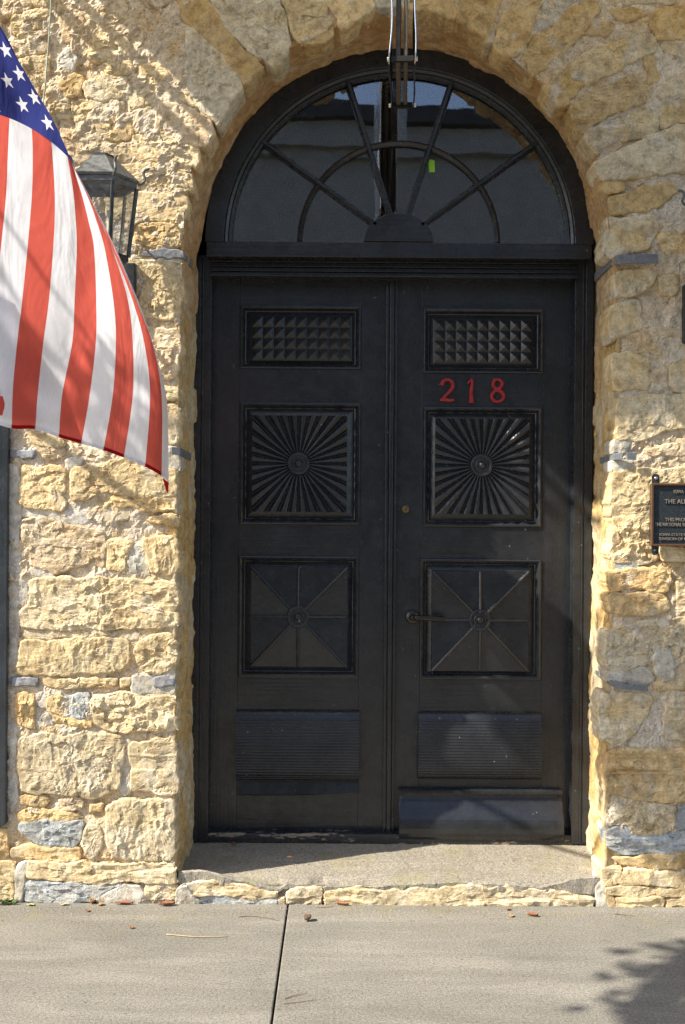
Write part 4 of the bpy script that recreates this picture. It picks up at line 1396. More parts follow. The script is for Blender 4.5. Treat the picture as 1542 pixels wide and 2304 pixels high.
def stud_field(parent, fx0, fx1, fz0, fz1, y):
    global STUD
    nx, nz = 9, 4
    w, h = (fx1 - fx0) / nx, (fz1 - fz0) / nz
    me = bpy.data.meshes.new("stud")
    v = [(-w / 2 + .0006, 0, -h / 2 + .0006), (w / 2 - .0006, 0, -h / 2 + .0006), (w / 2 - .0006, 0, h / 2 - .0006), (-w / 2 + .0006, 0, h / 2 - .0006), (-.0008, -0.0145, -.0008), (.0008, -0.0145, -.0008), (.0008, -0.0145, .0008), (-.0008, -0.0145, .0008)]
    me.from_pydata(v, [], [(0, 1, 5, 4), (1, 2, 6, 5), (2, 3, 7, 6), (3, 0, 4, 7), (4, 5, 6, 7), (3, 2, 1, 0)])
    me.materials.append(M_PN)
    for i in range(nx):
        for j in range(nz):
            o = link("stud", me, parent)
            o.location = (fx0 + w * (i + .5), y, fz0 + h * (j + .5))


def sunburst(parent, rect, c, y, r0, nray=32):
    x0, x1, z0, z1 = rect
    step_ = 360.0 / nray
    for k in range(nray):
        a0 = k * step_ + step_ * 0.06
        a1 = (k + 1) * step_ - step_ * 0.06
        na, nr2 = 6, 6
        v, f = [], []
        for i in range(na + 1):
            u = i / na
            a = R(a0 + (a1 - a0) * u)
            ca, sa = math.cos(a), math.sin(a)
            tx = ((x1 - c[0]) / ca) if ca > 1e-6 else ((x0 - c[0]) / ca if ca < -1e-6 else 9)
            tz = ((z1 - c[1]) / sa) if sa > 1e-6 else ((z0 - c[1]) / sa if sa < -1e-6 else 9)
            rm_ = min(tx, tz)
            for j in range(nr2 + 1):
                r = r0 + (rm_ - r0) * j / nr2
                hgt = math.sin(math.pi * u) ** 0.7 * (0.0035 + 0.0125 * (r / 0.19)) if 0 < u < 1 else 0
                v.append((c[0] + r * ca, y - hgt, c[1] + r * sa))
        m = nr2 + 1
        for i in range(na):
            for j in range(nr2):
                f.append((i * m + j, i * m + j + 1, (i + 1) * m + j + 1, (i + 1) * m + j))
        # end cap at the square's edge
        cap = [i * m + nr2 for i in range(na + 1)]
        f.append(tuple(cap))
        mesh("ray", v, f, M_PN, parent, False)


def spoked(parent, rect, c, y):
    x0, x1, z0, z1 = rect
    y_c, y_mid = y - 0.009, y
    ends = [(x0, z0), (c[0], z0), (x1, z0), (x1, c[1]), (x1, z1), (c[0], z1), (x0, z1), (x0, c[1])]
    for i_e, (ex, ez) in enumerate(ends):
        y_end = y_mid - 0.003 if i_e % 2 == 0 else y_mid + 0.006
        d_ = Vector((ex - c[0], 0, ez - c[1]))
        L = d_.length
        d_.normalize()
        nn = Vector((-d_.z, 0, d_.x))
        v = []
        for s_, y in ((0.03, y_c), (L - 0.002, y_end)):
            p = Vector((c[0], 0, c[1])) + d_ * s_
            for (w, yy) in ((-0.0065, y + 0.001), (-0.0042, y - 0.005), (0, y - 0.0075), (0.0042, y - 0.005), (0.0065, y + 0.001)):
                q = p + nn * w
                v.append((q.x, yy, q.z))
        f = [(k, k + 1, 6 + k, 5 + k) for k in range(4)] + [(0, 1, 2, 3, 4), (9, 8, 7, 6, 5)]
        mesh("bead", v, f, M_PN, parent, False)


def ribbed(parent, rect, y):
    x0, x1, z0, z1 = rect
    n = 23
    v, f = [], []
    m = n * 6
    prof = []
    for i in range(m + 1):
        u = i / m
        zz = z0 + (z1 - z0) * u
        e = min(u, 1 - u)
        bulge = 0.050 * (1 - abs(2 * u - 1) ** 2.1) ** 0.5
        ph = (u * n) % 1.0
        rib = 0.0024 * (abs(math.sin(math.pi * ph)) ** 0.6) if 0.05 < u < 0.9 else 0.003
        prof.append((zz, y - bulge - rib))
    prof = [(z0, y + 0.004)] + prof + [(z1, y + 0.004)]
    for (zz, yy) in prof:
        v += [(x0, yy, zz), (x1, yy, zz)]
    k = len(prof)
    f = [(2 * i, 2 * i + 1, 2 * i + 3, 2 * i + 2) for i in range(k - 1)]
    f.append(tuple(2 * i for i in range(k)))
    f.append(tuple(2 * i + 1 for i in range(k - 1, -1, -1)))
    mesh("ribbed_panel", v, f, M_PN, parent, False)


def leaf(side):
    lf = empty("door_leaf", (0, 0, 0))
    lf.parent = door
    lf.matrix_parent_inverse = PINV(door)
    if side == 'L':
        lx0, lx1 = dp(474, 1200, YL)[0], dp(869, 1200, YL)[0]
        P1, P2, P3, P4 = (540, 687, 812, 830), (540, 906, 811, 1180), (537, 1251, 806, 1524), (533, 1597, 808, 1756)
        F1, F2, F3 = (567, 712, 790, 810), (568, 935, 781, 1152), (565, 1276, 782, 1500)
        R2, R3 = (672, 1043), (671, 1387)
        zb_ = zline(1871, YL, 670)
    else:
        lx0, lx1 = dp(889, 1200, YL)[0], dp(1300, 1200, YL)[0]
        P1, P2, P3, P4 = (953, 694, 1224, 840), (953, 916, 1219, 1186), (945, 1258, 1217, 1529), (940, 1601, 1215, 1752)
        F1, F2, F3 = (977, 720, 1197, 816), (979, 942, 1190, 1157), (972, 1285, 1190, 1510)
        R2, R3 = (1084, 1047), (1080, 1395)
        zb_ = zline(1884, YL, 1090)
    zt = zline(618, YL, 880)
    H = [prect(*p, YL) for p in (P1, P2, P3)]
    st, rl = board_with_holes(lx0, lx1, zb_, zt, H, YL, YL + 0.045)
    st.build("stiles", M_PV, lf, bevel=0.0012)
    rl.build("rails", M_PH, lf, bevel=0.0012)
    for q, (hole, fld) in enumerate(zip(H, (F1, F2, F3))):
        fx0, fx1, fz0, fz1 = prect(*fld, YL)
        hole = (hole[0] + 0.0005, hole[1] - 0.0005, hole[2] + 0.0005, hole[3] - 0.0005)
        sweep_rect(hole, PROF, M_PN, lf, "moulding", False)
        # fielded panel: bevel rising from the groove to the flat field
        i0 = 0.024
        v, f = [], []
        rings = [((hole[0] + i0, hole[1] - i0, hole[2] + i0, hole[3] - i0), YL + 0.018), ((fx0 - 0.002, fx1 + 0.002, fz0 - 0.002, fz1 + 0.002), YL + 0.005), ((fx0, fx1, fz0, fz1), YL + (0.001 if q == 2 else 0.004))]
        for (rc, y) in rings:
            v += [(rc[0], y, rc[2]), (rc[1], y, rc[2]), (rc[1], y, rc[3]), (rc[0], y, rc[3])]
        for j in range(2):
            for k in range(4):
                f.append((j * 4 + k, j * 4 + (k + 1) % 4, (j + 1) * 4 + (k + 1) % 4, (j + 1) * 4 + k))
        if q == 2:
            c = dp(*R3, YL)
            v[8:12] = [(p_[0], YL - 0.003, p_[2]) for p_ in v[8:12]]
            v += [(c[0], YL - 0.010, c[1]), (c[0], YL + 0.006, fz0), (fx1, YL + 0.006, c[1]), (c[0], YL + 0.006, fz1), (fx0, YL + 0.006, c[1])]
            f = f[:4] + [(4, 5, 9, 13, 8), (5, 6, 10, 14, 9), (6, 7, 11, 15, 10), (7, 4, 8, 16, 11)]
            f += [(12, 8, 13), (12, 13, 9), (12, 9, 14), (12, 14, 10), (12, 10, 15), (12, 15, 11), (12, 11, 16), (12, 16, 8)]
        else:
            f.append((8, 9, 10, 11))
        mesh("panel", v, f, M_PN, lf)
        if q == 0:
            stud_field(lf, fx0, fx1, fz0, fz1, YL + 0.0035)
        elif q == 1:
            c = dp(*R2, YL)
            sunburst(lf, (fx0, fx1, fz0, fz1), c, YL + 0.0035, 0.030)
            rosette(lf, c, YL - 0.004, 0.046)
        else:
            c = dp(*R3, YL)
            spoked(lf, (fx0, fx1, fz0, fz1), c, YL)
            rosette(lf, c, YL - 0.006, 0.046)
    rc = prect(*P4, YL)
    ribbed(lf, rc, YL - 0.001)
    if side == 'L':
        # astragal covering the meeting edge
        ax0, ax1 = dp(866, 1200, YL)[0], dp(891, 1200, YL)[0]
        w = ax1 - ax0
        az = zline(624, YL, 880)
        MB().box(ax0, ax0 + w * 0.28, YL - 0.014, YL - 0.0005, zb_ + 0.004, az).box(ax0 + w * 0.34, ax0 + w * 0.68, YL - 0.021, YL - 0.0005, zb_ + 0.004, az).box(ax0 + w * 0.74, ax1, YL - 0.014, YL - 0.0005, zb_ + 0.004, az).box(ax0 + .001, ax1 - .001, YL - 0.008, YL - 0.0005, zb_ + 0.004, az).build("astragal", M_PV, lf, bevel=0.0025)
        a = prect(536, 1758, 808, 1786, YL)
        v = [(a[0], YL - 0.001, a[3]), (a[1], YL - 0.001, a[3]), (a[1], YL - 0.012, a[2] + .012), ((a[0] + a[1]) / 2, YL - 0.012, a[2]), (a[0], YL - 0.012, a[2] - 0.002), (a[1], YL - 0.001, a[2] + .008), ((a[0] + a[1]) / 2, YL - 0.001, a[2] - 0.006), (a[0], YL - 0.001, a[2] - 0.008)]
        mesh("drip_slope", v, [(0, 1, 2, 3, 4), (4, 3, 6, 7), (3, 2, 5, 6), (0, 4, 7), (1, 5, 2)], M_PN, lf)
    else:
        # moulded weatherboard across the foot of the leaf
        a = prect(897, 1773, 1262, 1880, YL)
        prof = [(1.0, -0.001), (1.0, 0.026), (0.975, 0.034), (0.93, 0.036), (0.89, 0.032), (0.87, 0.022), (0.84, 0.020), (0.80, 0.024), (0.74, 0.028), (0.66, 0.036), (0.58, 0.046), (0.5, 0.056), (0.42, 0.064), (0.34, 0.069), (0.24, 0.072), (0.14, 0.071), (0.06, 0.066), (0.0, 0.058), (0.0, -0.001)]
        v, f = [], []
        ins = 0.020
        for (u, o_) in prof:
            zz = a[2] + (a[3] - a[2]) * u
            k_ = ins * sstep(0.55, 0.95, np.array([u]))[0] * (0 if u > 0.88 else 1)
            v += [(a[0] + k_, YL - o_, zz), (a[1] - k_, YL - o_, zz)]
        k = len(prof)
        f = [(2 * i, 2 * i + 1, 2 * i + 3, 2 * i + 2) for i in range(k - 1)]
        f += [tuple(2 * i for i in range(k)), tuple(2 * i + 1 for i in range(k - 1, -1, -1))]
        mesh("weatherboard", v, f, M_PN, lf)
        # ironmongery
        c = dp(913, 1146, YL)
        lk = MB().lathe_y(c, [(0.0155, YL), (0.0155, YL - 0.003), (0.0125, YL - 0.006), (0.010, YL - 0.0065), (0.0005, YL - 0.0055)], 24).build("lock_cylinder", M_BRASS, lf, True)
        MB().box(c[0] - 0.0014, c[0] + 0.0014, YL - 0.0072, YL - 0.0052, c[1] - 0.006, c[1] + 0.004).build("key_slot", M_DARK, lk)
        c = dp(928, 1388, YL)
        hd = MB().lathe_y(c, [(0.028, YL), (0.028, YL - 0.004), (0.024, YL - 0.008), (0.014, YL - 0.010), (0.0115, YL - 0.012), (0.0110, YL - 0.045), (0.006, YL - 0.050), (0.0005, YL - 0.050)], 28).build("door_handle", M_HANDLE, lf, True)
        e = dp(1000, 1393, YL - 0.045)
        s_ = dp(933, 1390, YL - 0.045)
        MB().tube([(s_[0] - 0.004, YL - 0.042, s_[1] + 0.001), (s_[0] + 0.012, YL - 0.046, s_[1]), ((s_[0] + e[0]) / 2, YL - 0.048, (s_[1] + e[1]) / 2 + .001), (e[0] - 0.004, YL - 0.047, e[1]), (e[0], YL - 0.047, e[1])], [0.0095, 0.0105, 0.0115, 0.0118, 0.009], 14).build("lever", M_HANDLE, hd, True)
        c = dp(920, 1458, YL)
        esc = MB().box(c[0] - 0.011, c[0] + 0.011, YL - 0.003, YL - 0.0002, c[1] - 0.030, c[1] + 0.034).build("keyhole_plate", M_PN, lf, bevel=0.001)
        MB().lathe_y((c[0], c[1] + 0.008), [(0.0035, YL - 0.0031), (0.0005, YL - 0.0033)], 12).build("keyhole", M_DARK, esc)
    return lf


leafL = leaf('L')
leafL["label"] = "black door leaf carrying the grooved strip at the meeting edge"
leafR = leaf('R')
leafR["label"] = "black door leaf with red house number and lever handle"


# raised figures 2 1 8, drawn as tapered strokes
def stroke_fig(strokes, name, label):
    v, f = [], []
    for q in strokes:
        v_, f_ = stroke_part(q[:, :2], q[:, 2])
        f += [tuple(k + len(v) for k in g_) for g_ in f_]
        v += v_
    o = mesh(name, v, f, M_RED, leafR, False)
    o["label"] = label
    return o


def stroke_part(path, widths):
    p = np.array(path, float)
    n = len(p)
    t = np.gradient(p, axis=0)
    t /= np.linalg.norm(t, axis=1)[:, None] + 1e-9
    nn = np.stack([-t[:, 1], t[:, 0]], 1)
    w = np.array(widths)[:, None] / 2
    Lp, Rp = p + nn * w, p - nn * w
    v, f = [], []
    y0 = YL - 0.0005
    for i in range(n):
        for (q, y) in ((Lp[i], y0), (Lp[i] * 0.8 + p[i] * 0.2, y0 - 0.009), (p[i], y0 - 0.0105), (Rp[i] * 0.8 + p[i] * 0.2, y0 - 0.009), (Rp[i], y0)):
            a = dp(q[0], q[1], YL)
            v.append((a[0], y, a[1]))
    for i in range(n - 1):
        for k in range(4):
            f.append((i * 5 + k, i * 5 + k + 1, (i + 1) * 5 + k + 1, (i + 1) * 5 + k))
    f += [tuple(range(5)), tuple(range(n * 5 - 1, n * 5 - 6, -1))]
    return v, f


def catmull(pts, n=8, closed=False):
    p = [np.array(q, float) for q in pts]
    out = []
    m = len(p)
    rng_ = range(m) if closed else range(m - 1)
    for i in rng_:
        p0 = p[(i - 1) % m] if closed or i > 0 else p[0]
        p1, p2 = p[i], p[(i + 1) % m]
        p3 = p[(i + 2) % m] if closed or i + 2 < m else p[m - 1]
        for k in range(n):
            t = k / n
            out.append(0.5 * ((2 * p1) + (-p0 + p2) * t + (2 * p0 - 5 * p1 + 4 * p2 - p3) * t * t + (-p0 + 3 * p1 - 3 * p2 + p3) * t ** 3))
    out.append(p[0] if closed else p[-1])
    return np.array(out)


two = catmull([(994, 868, 8), (998, 858, 9), (1008, 854.5, 7), (1017, 860, 8), (1019, 870, 9), (1012, 881, 8), (1003, 890, 7), (995, 899, 6.5)], 6)
base2 = catmull([(990, 901, 5), (999, 899, 8), (1010, 901, 8), (1022, 900, 5)], 6)
stroke_fig([two, base2], "house_number", "red raised figure two")
one = catmull([(1062, 852, 5), (1062, 866, 8), (1060, 884, 8.5), (1061, 898, 10), (1061, 907, 12)], 5)
fl1 = catmull([(1052, 864, 3), (1057, 858, 5), (1063, 853, 5)], 4)
stroke_fig([one, fl1], "house_number", "red raised figure one")
eight = catmull([(1130, 862, 9), (1122, 854.5, 6), (1112, 857, 7), (1110, 868, 8), (1118, 877, 9), (1130, 884, 8), (1133, 895, 7.5), (1122, 904, 6.5), (1109, 900, 7.5), (1107, 888, 7.5), (1117, 878, 8), (1127, 871, 8)], 6, True)
stroke_fig([eight], "house_number", "red raised figure eight")

# ==================================================================== THINGS ON AND AROUND THE WALL
# ---- hanging sign, seen end-on from the pavement
sg_y0, sg_y1 = -0.72, -0.31
sz_ = at(905, 243, sg_y1).z
sign = empty("hanging_sign", (at(905, 200, -0.5).x, -0.5, sz_))
tag(sign, "double-sided hanging sign above the door, seen end-on", "sign")
ztop = sz_ + 1.05
ax = Vector((at(906, 200, sg_y1).x, sg_y1, 0))
bx_ = Vector((at(906, 100, sg_y0).x, sg_y0, 0))
dirv = (bx_ - ax).normalized()
sidev = Vector((-dirv.y, dirv.x, 0))
if sidev.x < 0:
    sidev = -sidev
Ls = (bx_ - ax).length


def sgp(u, s, z):
    """u along the sign from the wall outwards, s sideways"""
    p = ax + dirv * u + sidev * s
    return (p.x, p.y, z)


for sgn in (-1, 1):
    v, f = [], []
    nu, nz_ = 6, 40
    for i in range(nu + 1):
        for j in range(nz_ + 1):
            z = sz_ + (ztop - sz_) * j / nz_
            w = sgn * 0.037 + 0.0035 * math.sin(j * 0.55 + sgn) * (i / nu) + 0.0025 * math.sin(j * 0.31 + i)
            v.append(sgp(Ls * i / nu, w - 0.0018, z))
            v.append(sgp(Ls * i / nu, w + 0.0018, z))
    m = 2 * (nz_ + 1)
    for i in range(nu):
        for j in range(nz_):
            a = i * m + j * 2
            f.append((a, a + 2, a + m + 2, a + m))
            f.append((a + 1, a + m + 1, a + m + 3, a + 3))
    for j in range(nz_):
        for i in (0, nu):
            a = i * m + j * 2
            f.append((a, a + 1, a + 3, a + 2))
    for i in range(nu):
        for j in (0, nz_):
            a = i * m + j * 2
            f.append((a, a + m, a + m + 1, a + 1))
    MB().add(v, f).build("sign_panel", M_STEEL, sign, True)
for (s0, s1, u0, u1) in ((-0.020, -0.006, 0.0, Ls * 0.96), (0.004, 0.016, 0.0, Ls * 0.96)):
    v = [sgp(u, s, z) for u in (u0, u1) for s in (s0, s1) for z in (sz_ + 0.004, ztop)]
    MB().add(v, [(0, 1, 3, 2), (4, 6, 7, 5), (0, 4, 5, 1), (2, 3, 7, 6), (0, 2, 6, 4), (1, 5, 7, 3)]).build("sign_board", M_SIGNW, sign, bevel=0.002)
for u in (0.012, Ls - 0.016):
    v = [sgp(uu, s, z) for uu in (u - 0.008, u + 0.008) for s in (-0.034, 0.034) for z in (sz_ - 0.004, sz_ + 0.012)]
    MB().add(v, [(0, 1, 3, 2), (4, 6, 7, 5), (0, 4, 5, 1), (2, 3, 7, 6), (0, 2, 6, 4), (1, 5, 7, 3)]).build("cross_bar", M_DARK, sign)
    for sgn in (-1, 1):
        MB().tube([sgp(u, sgn * 0.039, sz_ + 0.004), sgp(u, sgn * 0.046, sz_ + 0.004)], 0.0065, 8).build("bolt", M_BOLT, sign)
# suspension eye bolts up to the added canopy
for u in (0.06, Ls - 0.06):
    MB().tube([sgp(u, 0.0, ztop - 0.02), sgp(u, 0.0, 3.74)], 0.006, 8).build("hanger", M_DARK, sign)

# ---- unseen canopy added over the door to shade the arch and upper wall
AX0, AX1, AP, AZ = -1.35, 3.3, 0.67, 3.74
aw = empty("added_awning", (1.0, 0, AZ))
tag(aw, "pale canvas canopy, unseen above the picture, added to shade the arch", "added_awning")
v, f = [], []
nx, ny = 60, 8
for i in range(nx + 1):
    for j in range(ny + 1):
        x = AX0 + (AX1 - AX0) * i / nx
        u = j / ny
        v.append((x, 0.0 - AP * u, AZ - 0.03 * u - 0.02 * math.sin(math.pi * u)))
for i in range(nx):
    for j in range(ny):
        a = i * (ny + 1) + j
        f.append((a, a + 1, a + ny + 2, a + ny + 1))
mesh("canopy", v, f, M_CANVAS, aw, True)
v, f = [], []
nv_ = 300
for i in range(nv_ + 1):
    x = AX0 + (AX1 - AX0) * i / nv_
    drop = 0.05 + 0.055 * abs(math.sin((x - AX0) * math.pi / 0.33)) ** 0.6
    v += [(x, -AP - 0.002, AZ - 0.03), (x, -AP - 0.004, AZ - 0.03 - drop)]
f = [(2 * i, 2 * i + 1, 2 * i + 3, 2 * i + 2) for i in range(nv_)]
mesh("valance", v, f, M_CANVAS, aw, True)
MB().tube([(AX0 - 0.02, -AP, AZ - 0.03), (AX1, -AP, AZ - 0.03)], 0.014, 8).build("front_rail", M_LANT, aw)
for x, l_, r_ in ((AX0 - 0.055, AP, 0.016), (AX0 - 0.155, 0.42, 0.022), (AX1 - 0.02, AP, 0.016), (1.0, AP - 0.02, 0.014)):  # rods at the left end added to cast the diagonal stripes of shade
    MB().tube([(x, 0.03, AZ - 0.03), (x, -l_, AZ - 0.05)], r_, 8).build("arm", M_LANT, aw)


# ---- wall lanterns
def hexpts(c, r, z, rot=0):
    return [(c[0] + r * math.cos(R(60 * k + rot)), c[1] + r * math.sin(R(60 * k + rot)), z) for k in range(6)]


def make_lantern(cx_, label):
    cyl = -0.205
    c = (cx_, cyl)
    root = empty("wall_lantern", (cx_, 0, 2.2))
    tag(root, label, "lantern", "six-sided lanterns either side of the door")
    ze = LZ_E          # eaves
    s = 0.124
    # roof: six tapered plates and a small cap
    lo, hi = hexpts(c, s * 1.06, ze), hexpts(c, s * 0.34, ze + 0.083)
    for k in range(6):
        k1 = (k + 1) % 6
        q = [Vector(lo[k]), Vector(lo[k1]), Vector(hi[k1]), Vector(hi[k])]
        n_ = (q[1] - q[0]).cross(q[3] - q[0]).normalized() * 0.004
        v = [p for p in q] + [p - n_ for p in q]
        MB().add(v, [(0, 1, 2, 3), (7, 6, 5, 4), (0, 4, 5, 1), (1, 5, 6, 2), (2, 6, 7, 3), (3, 7, 4, 0)]).build("roof_plate", M_LANTW, root)
    b_ = MB()
    for (r, z) in ((s * 0.36, ze + 0.080), (s * 0.30, ze + 0.092)):
        pass
    t0, t1 = hexpts(c, s * 0.37, ze + 0.080), hexpts(c, s * 0.33, ze + 0.090)
    b_.add(t0 + t1, [tuple(range(6)), tuple(range(11, 5, -1))] + [(k, (k + 1) % 6, 6 + (k + 1) % 6, 6 + k) for k in range(6)])
    b_.build("cap", M_LANT, root)

    def ring(ra, za, rb, zb, th, name, mat):
        o0, o1 = hexpts(c, ra, za), hexpts(c, rb, zb)
        i0, i1 = hexpts(c, ra - th, za), hexpts(c, rb - th, zb)
        v = o0 + o1 + i0 + i1
        f = []
        for k in range(6):
            k1 = (k + 1) % 6
            f += [(k, k1, 6 + k1, 6 + k), (12 + k, 18 + k, 18 + k1, 12 + k1), (k, 12 + k, 12 + k1, k1), (6 + k, 6 + k1, 18 + k1, 18 + k)]
        MB().add(v, f).build(name, mat, root, bevel=0.0012)

    zt, zb_ = ze - 0.026, ze - 0.262
    rt, rb = s * 0.985, s * 0.765
    ring(s * 1.05, ze - 0.001, s * 1.02, ze - 0.008, 0.02, "eaves_band", M_LANTW)
    ring(s * 0.99, ze - 0.0085, s * 0.985, zt, 0.012, "top_band", M_LANTW)
    ring(rb * 1.03, zb_ + 0.004, rb * 1.0, zb_ - 0.018, 0.012, "bottom_band", M_LANT)
    T_, B2 = hexpts(c, rt, zt), hexpts(c, rb, zb_)
    for k in range(6):
        MB().tube([T_[k], B2[k]], 0.0075, 4).build("corner_post", M_LANT, root)
        k1 = (k + 1) % 6
        q = [Vector(T_[k]), Vector(T_[k1]), Vector(B2[k1]), Vector(B2[k])]
        cen_ = sum(q, Vector()) / 4
        inw = (Vector((c[0], c[1], cen_.z)) - cen_).normalized() * 0.004
        v = [p + inw for p in q]
        mesh("pane", v, [(0, 1, 2, 3)], M_LGLASS, root)
        # scrolled ear at each eaves corner
        d_ = (Vector((lo[k][0] - c[0], lo[k][1] - c[1], 0))).normalized()
        b0 = Vector(lo[k])
        P = [b0 + d_ * -0.004 + Vector((0, 0, -0.012)), b0 + d_ * 0.010 + Vector((0, 0, -0.006)), b0 + d_ * 0.020 + Vector((0, 0, 0.006)), b0 + d_ * 0.016 + Vector((0, 0, 0.020)), b0 + d_ * 0.014 + Vector((0, 0, 0.032)), b0 + d_ * 0.022 + Vector((0, 0, 0.042)), b0 + d_ * 0.034 + Vector((0, 0, 0.044))]
        MB().tube([Vector(p) for p in catmull([tuple(p) for p in P], 4)], 0.0048, 6).build("scroll", M_LANTW, root, True)
    # foot, stem and wall plate
    f0, f1 = hexpts(c, rb, zb_ - 0.016), hexpts(c, rb * 0.30, zb_ - 0.060)
    MB().add(f0 + f1, [tuple(range(6)), tuple(range(11, 5, -1))] + [(k, (k + 1) % 6, 6 + (k + 1) % 6, 6 + k) for k in range(6)]).build("foot", M_LANT, root)
    MB().tube([(c[0], c[1], zb_ - 0.055), (c[0], c[1], zb_ - 0.10), (c[0] + 0.006, c[1] + 0.04, zb_ - 0.15), (c[0] + 0.01, -0.03, zb_ - 0.165)], 0.011, 8).build("bracket", M_LANT, root, True)
    MB().box(c[0] - 0.088, c[0] + 0.088, -0.034, 0.02, zb_ - 0.195, zb_ + 0.02).build("wall_plate", M_LANT, root, bevel=0.006)
    for (dx, dy) in ((0.0, 0.015), (0.035, -0.02), (-0.035, -0.02)):
        MB().tube([(c[0] + dx, c[1] + dy, zb_ - 0.01), (c[0] + dx, c[1] + dy, zb_ + 0.155)], 0.0115, 10).build("candle", M_CANDLE, root, True)
    return root


LZ_E = at(213, 387, -0.312).z
make_lantern(at(213, 400, -0.312).x, "black six-sided lantern with clear panes, half hidden by the flag")
LZ_E = at(1600, 440, -0.30).z
make_lantern(at(1634, 432, -0.205).x, "black six-sided lantern cut off by the right edge, only its scroll showing")

# ---- bronze plaque
pl = empty("bronze_plaque", (at(1560, 1160).x, -0.03, at(1560, 1160).z))
tag(pl, "small dark bronze plaque with raised lettering screwed to the stone", "plaque")
PY = -0.052
a, b = at(1466, 1087, PY), at(1690, 1228, PY)
x0, x1, z0, z1 = a.x, b.x, at(1466, 1229, PY).z, a.z
MB().box(x0 + 0.003, x1 - 0.003, PY + 0.004, -0.02, z0 + 0.003, z1 - 0.003).build("plate", M_PLAQUE, pl)
fr_ = MB()
w = 0.0085
fr_.box(x0, x0 + w, PY - 0.004, PY + 0.012, z0, z1).box(x1 - w, x1, PY - 0.004, PY + 0.012, z0, z1).box(x0 + w, x1 - w, PY - 0.004, PY + 0.012, z0, z0 + w).box(x0 + w, x1 - w, PY - 0.004, PY + 0.012, z1 - w, z1)
fr_.build("border", M_BORDER, pl, bevel=0.002)
for (px, py, up) in ((1477, 1077, 1), (1476, 1238, -1)):
    q = at(px, py, PY)
    tb = MB().prism([(q.x - 0.014, q.z - 0.017), (q.x + 0.014, q.z - 0.017), (q.x + 0.014, q.z + 0.010), (q.x + 0.008, q.z + 0.017), (q.x - 0.008, q.z + 0.017), (q.x - 0.014, q.z + 0.010)] if up > 0 else [(q.x - 0.014, q.z + 0.017), (q.x + 0.014, q.z + 0.017), (q.x + 0.012, q.z - 0.012), (q.x - 0.004, q.z - 0.020), (q.x - 0.014, q.z - 0.010)], PY + 0.006, PY + 0.012)
    tbo = tb.build("fixing_lug", M_LANT, pl, bevel=0.001)
    MB().lathe_y((q.x, q.z + 0.002 * up), [(0.0065, PY + 0.006), (0.0060, PY + 0.002), (0.004, PY), (0.0005, PY - 0.001)], 14).build("screw", M_STEEL if up > 0 else M_LANT, tbo, True)


def lettering(text, px, py, hpx, wpx):
    """raised capitals: text placed with its left end at a pixel on the plaque, hpx high and wpx wide"""
    cu = bpy.data.curves.new("lettering", 'FONT')
    cu.body = text
    cu.size = 1.0
    cu.extrude = 0.03
    cu.offset = 0.012
    to = bpy.data.objects.new("lettering", cu)
    COL.objects.link(to)
    dg = bpy.context.evaluated_depsgraph_get()
    me = bpy.data.meshes.new_from_object(to.evaluated_get(dg))
    bpy.data.objects.remove(to)
    n = len(me.vertices)
    co = np.empty(n * 3)
    me.vertices.foreach_get("co", co)
    co = co.reshape(-1, 3)
    mn, mx = co.min(0), co.max(0)
    a_ = at(px, py + hpx, PY)
    k = (CAM_Y * -1 + PY) / F_PX
    out = np.empty_like(co)
    out[:, 0] = a_.x + (co[:, 0] - mn[0]) / (mx[0] - mn[0]) * wpx * k
    out[:, 2] = a_.z + (co[:, 1] - mn[1]) / (mx[1] - mn[1]) * hpx * k
    out[:, 1] = PY + 0.0035 - (co[:, 2] - mn[2]) / (mx[2] - mn[2] + 1e-9) * 0.003
    me.vertices.foreach_set("co", out.ravel())
    me.materials.clear()
    me.materials.append(M_LETTER)
    me.update()
    return link("lettering", me, pl)


lettering("IOWA", 1517, 1102, 8, 22)
lettering("THE ALB", 1496, 1123, 10, 51)
lettering("THIS PROP", 1497, 1165, 8, 49)
lettering("THE NATIONAL RE", 1474, 1176, 8, 72)
lettering("IOWA STATE H", 1485, 1200, 6, 60)
lettering("DIVISION OF H", 1485, 1209, 6.5, 61)

# ---- black window shutter at the left edge
sh = empty("window_shutter", (SH_X1 - 0.3, -0.03, SH_Z0))
tag(sh, "black timber window shutter at the left edge, mostly behind the flag", "shutter")
sw, x1, x0 = 0.075, SH_X1, SH_X1 - 0.62
MB().prism([(x1 - sw, SH_Z0 + 0.02), (x1 - 0.02, SH_Z0), (x1, SH_Z0 + 0.012), (x1, SH_Z1), (x1 - sw, SH_Z1)], -0.020, 0.016).build("stile", M_SHUT, sh, bevel=0.003)
MB().box(x0, x0 + sw, -0.020, 0.016, SH_Z0, SH_Z1).build("stile", M_SHUT, sh, bevel=0.003)
MB().box(x0 + sw + .001, x1 - sw - .001, -0.006, 0.014, SH_Z0 + 0.03, SH_Z1 - 0.01).build("backing", M_DARK, sh)
zr = [SH_Z0 + 0.02, SH_Z0 + 0.95, SH_Z1 - 0.12]
for z in zr:
    MB().box(x0 + sw + .0005, x1 - sw - .0005, -0.018, 0.014, z, z + 0.12).build("rail", M_SHUT, sh, bevel=0.003)
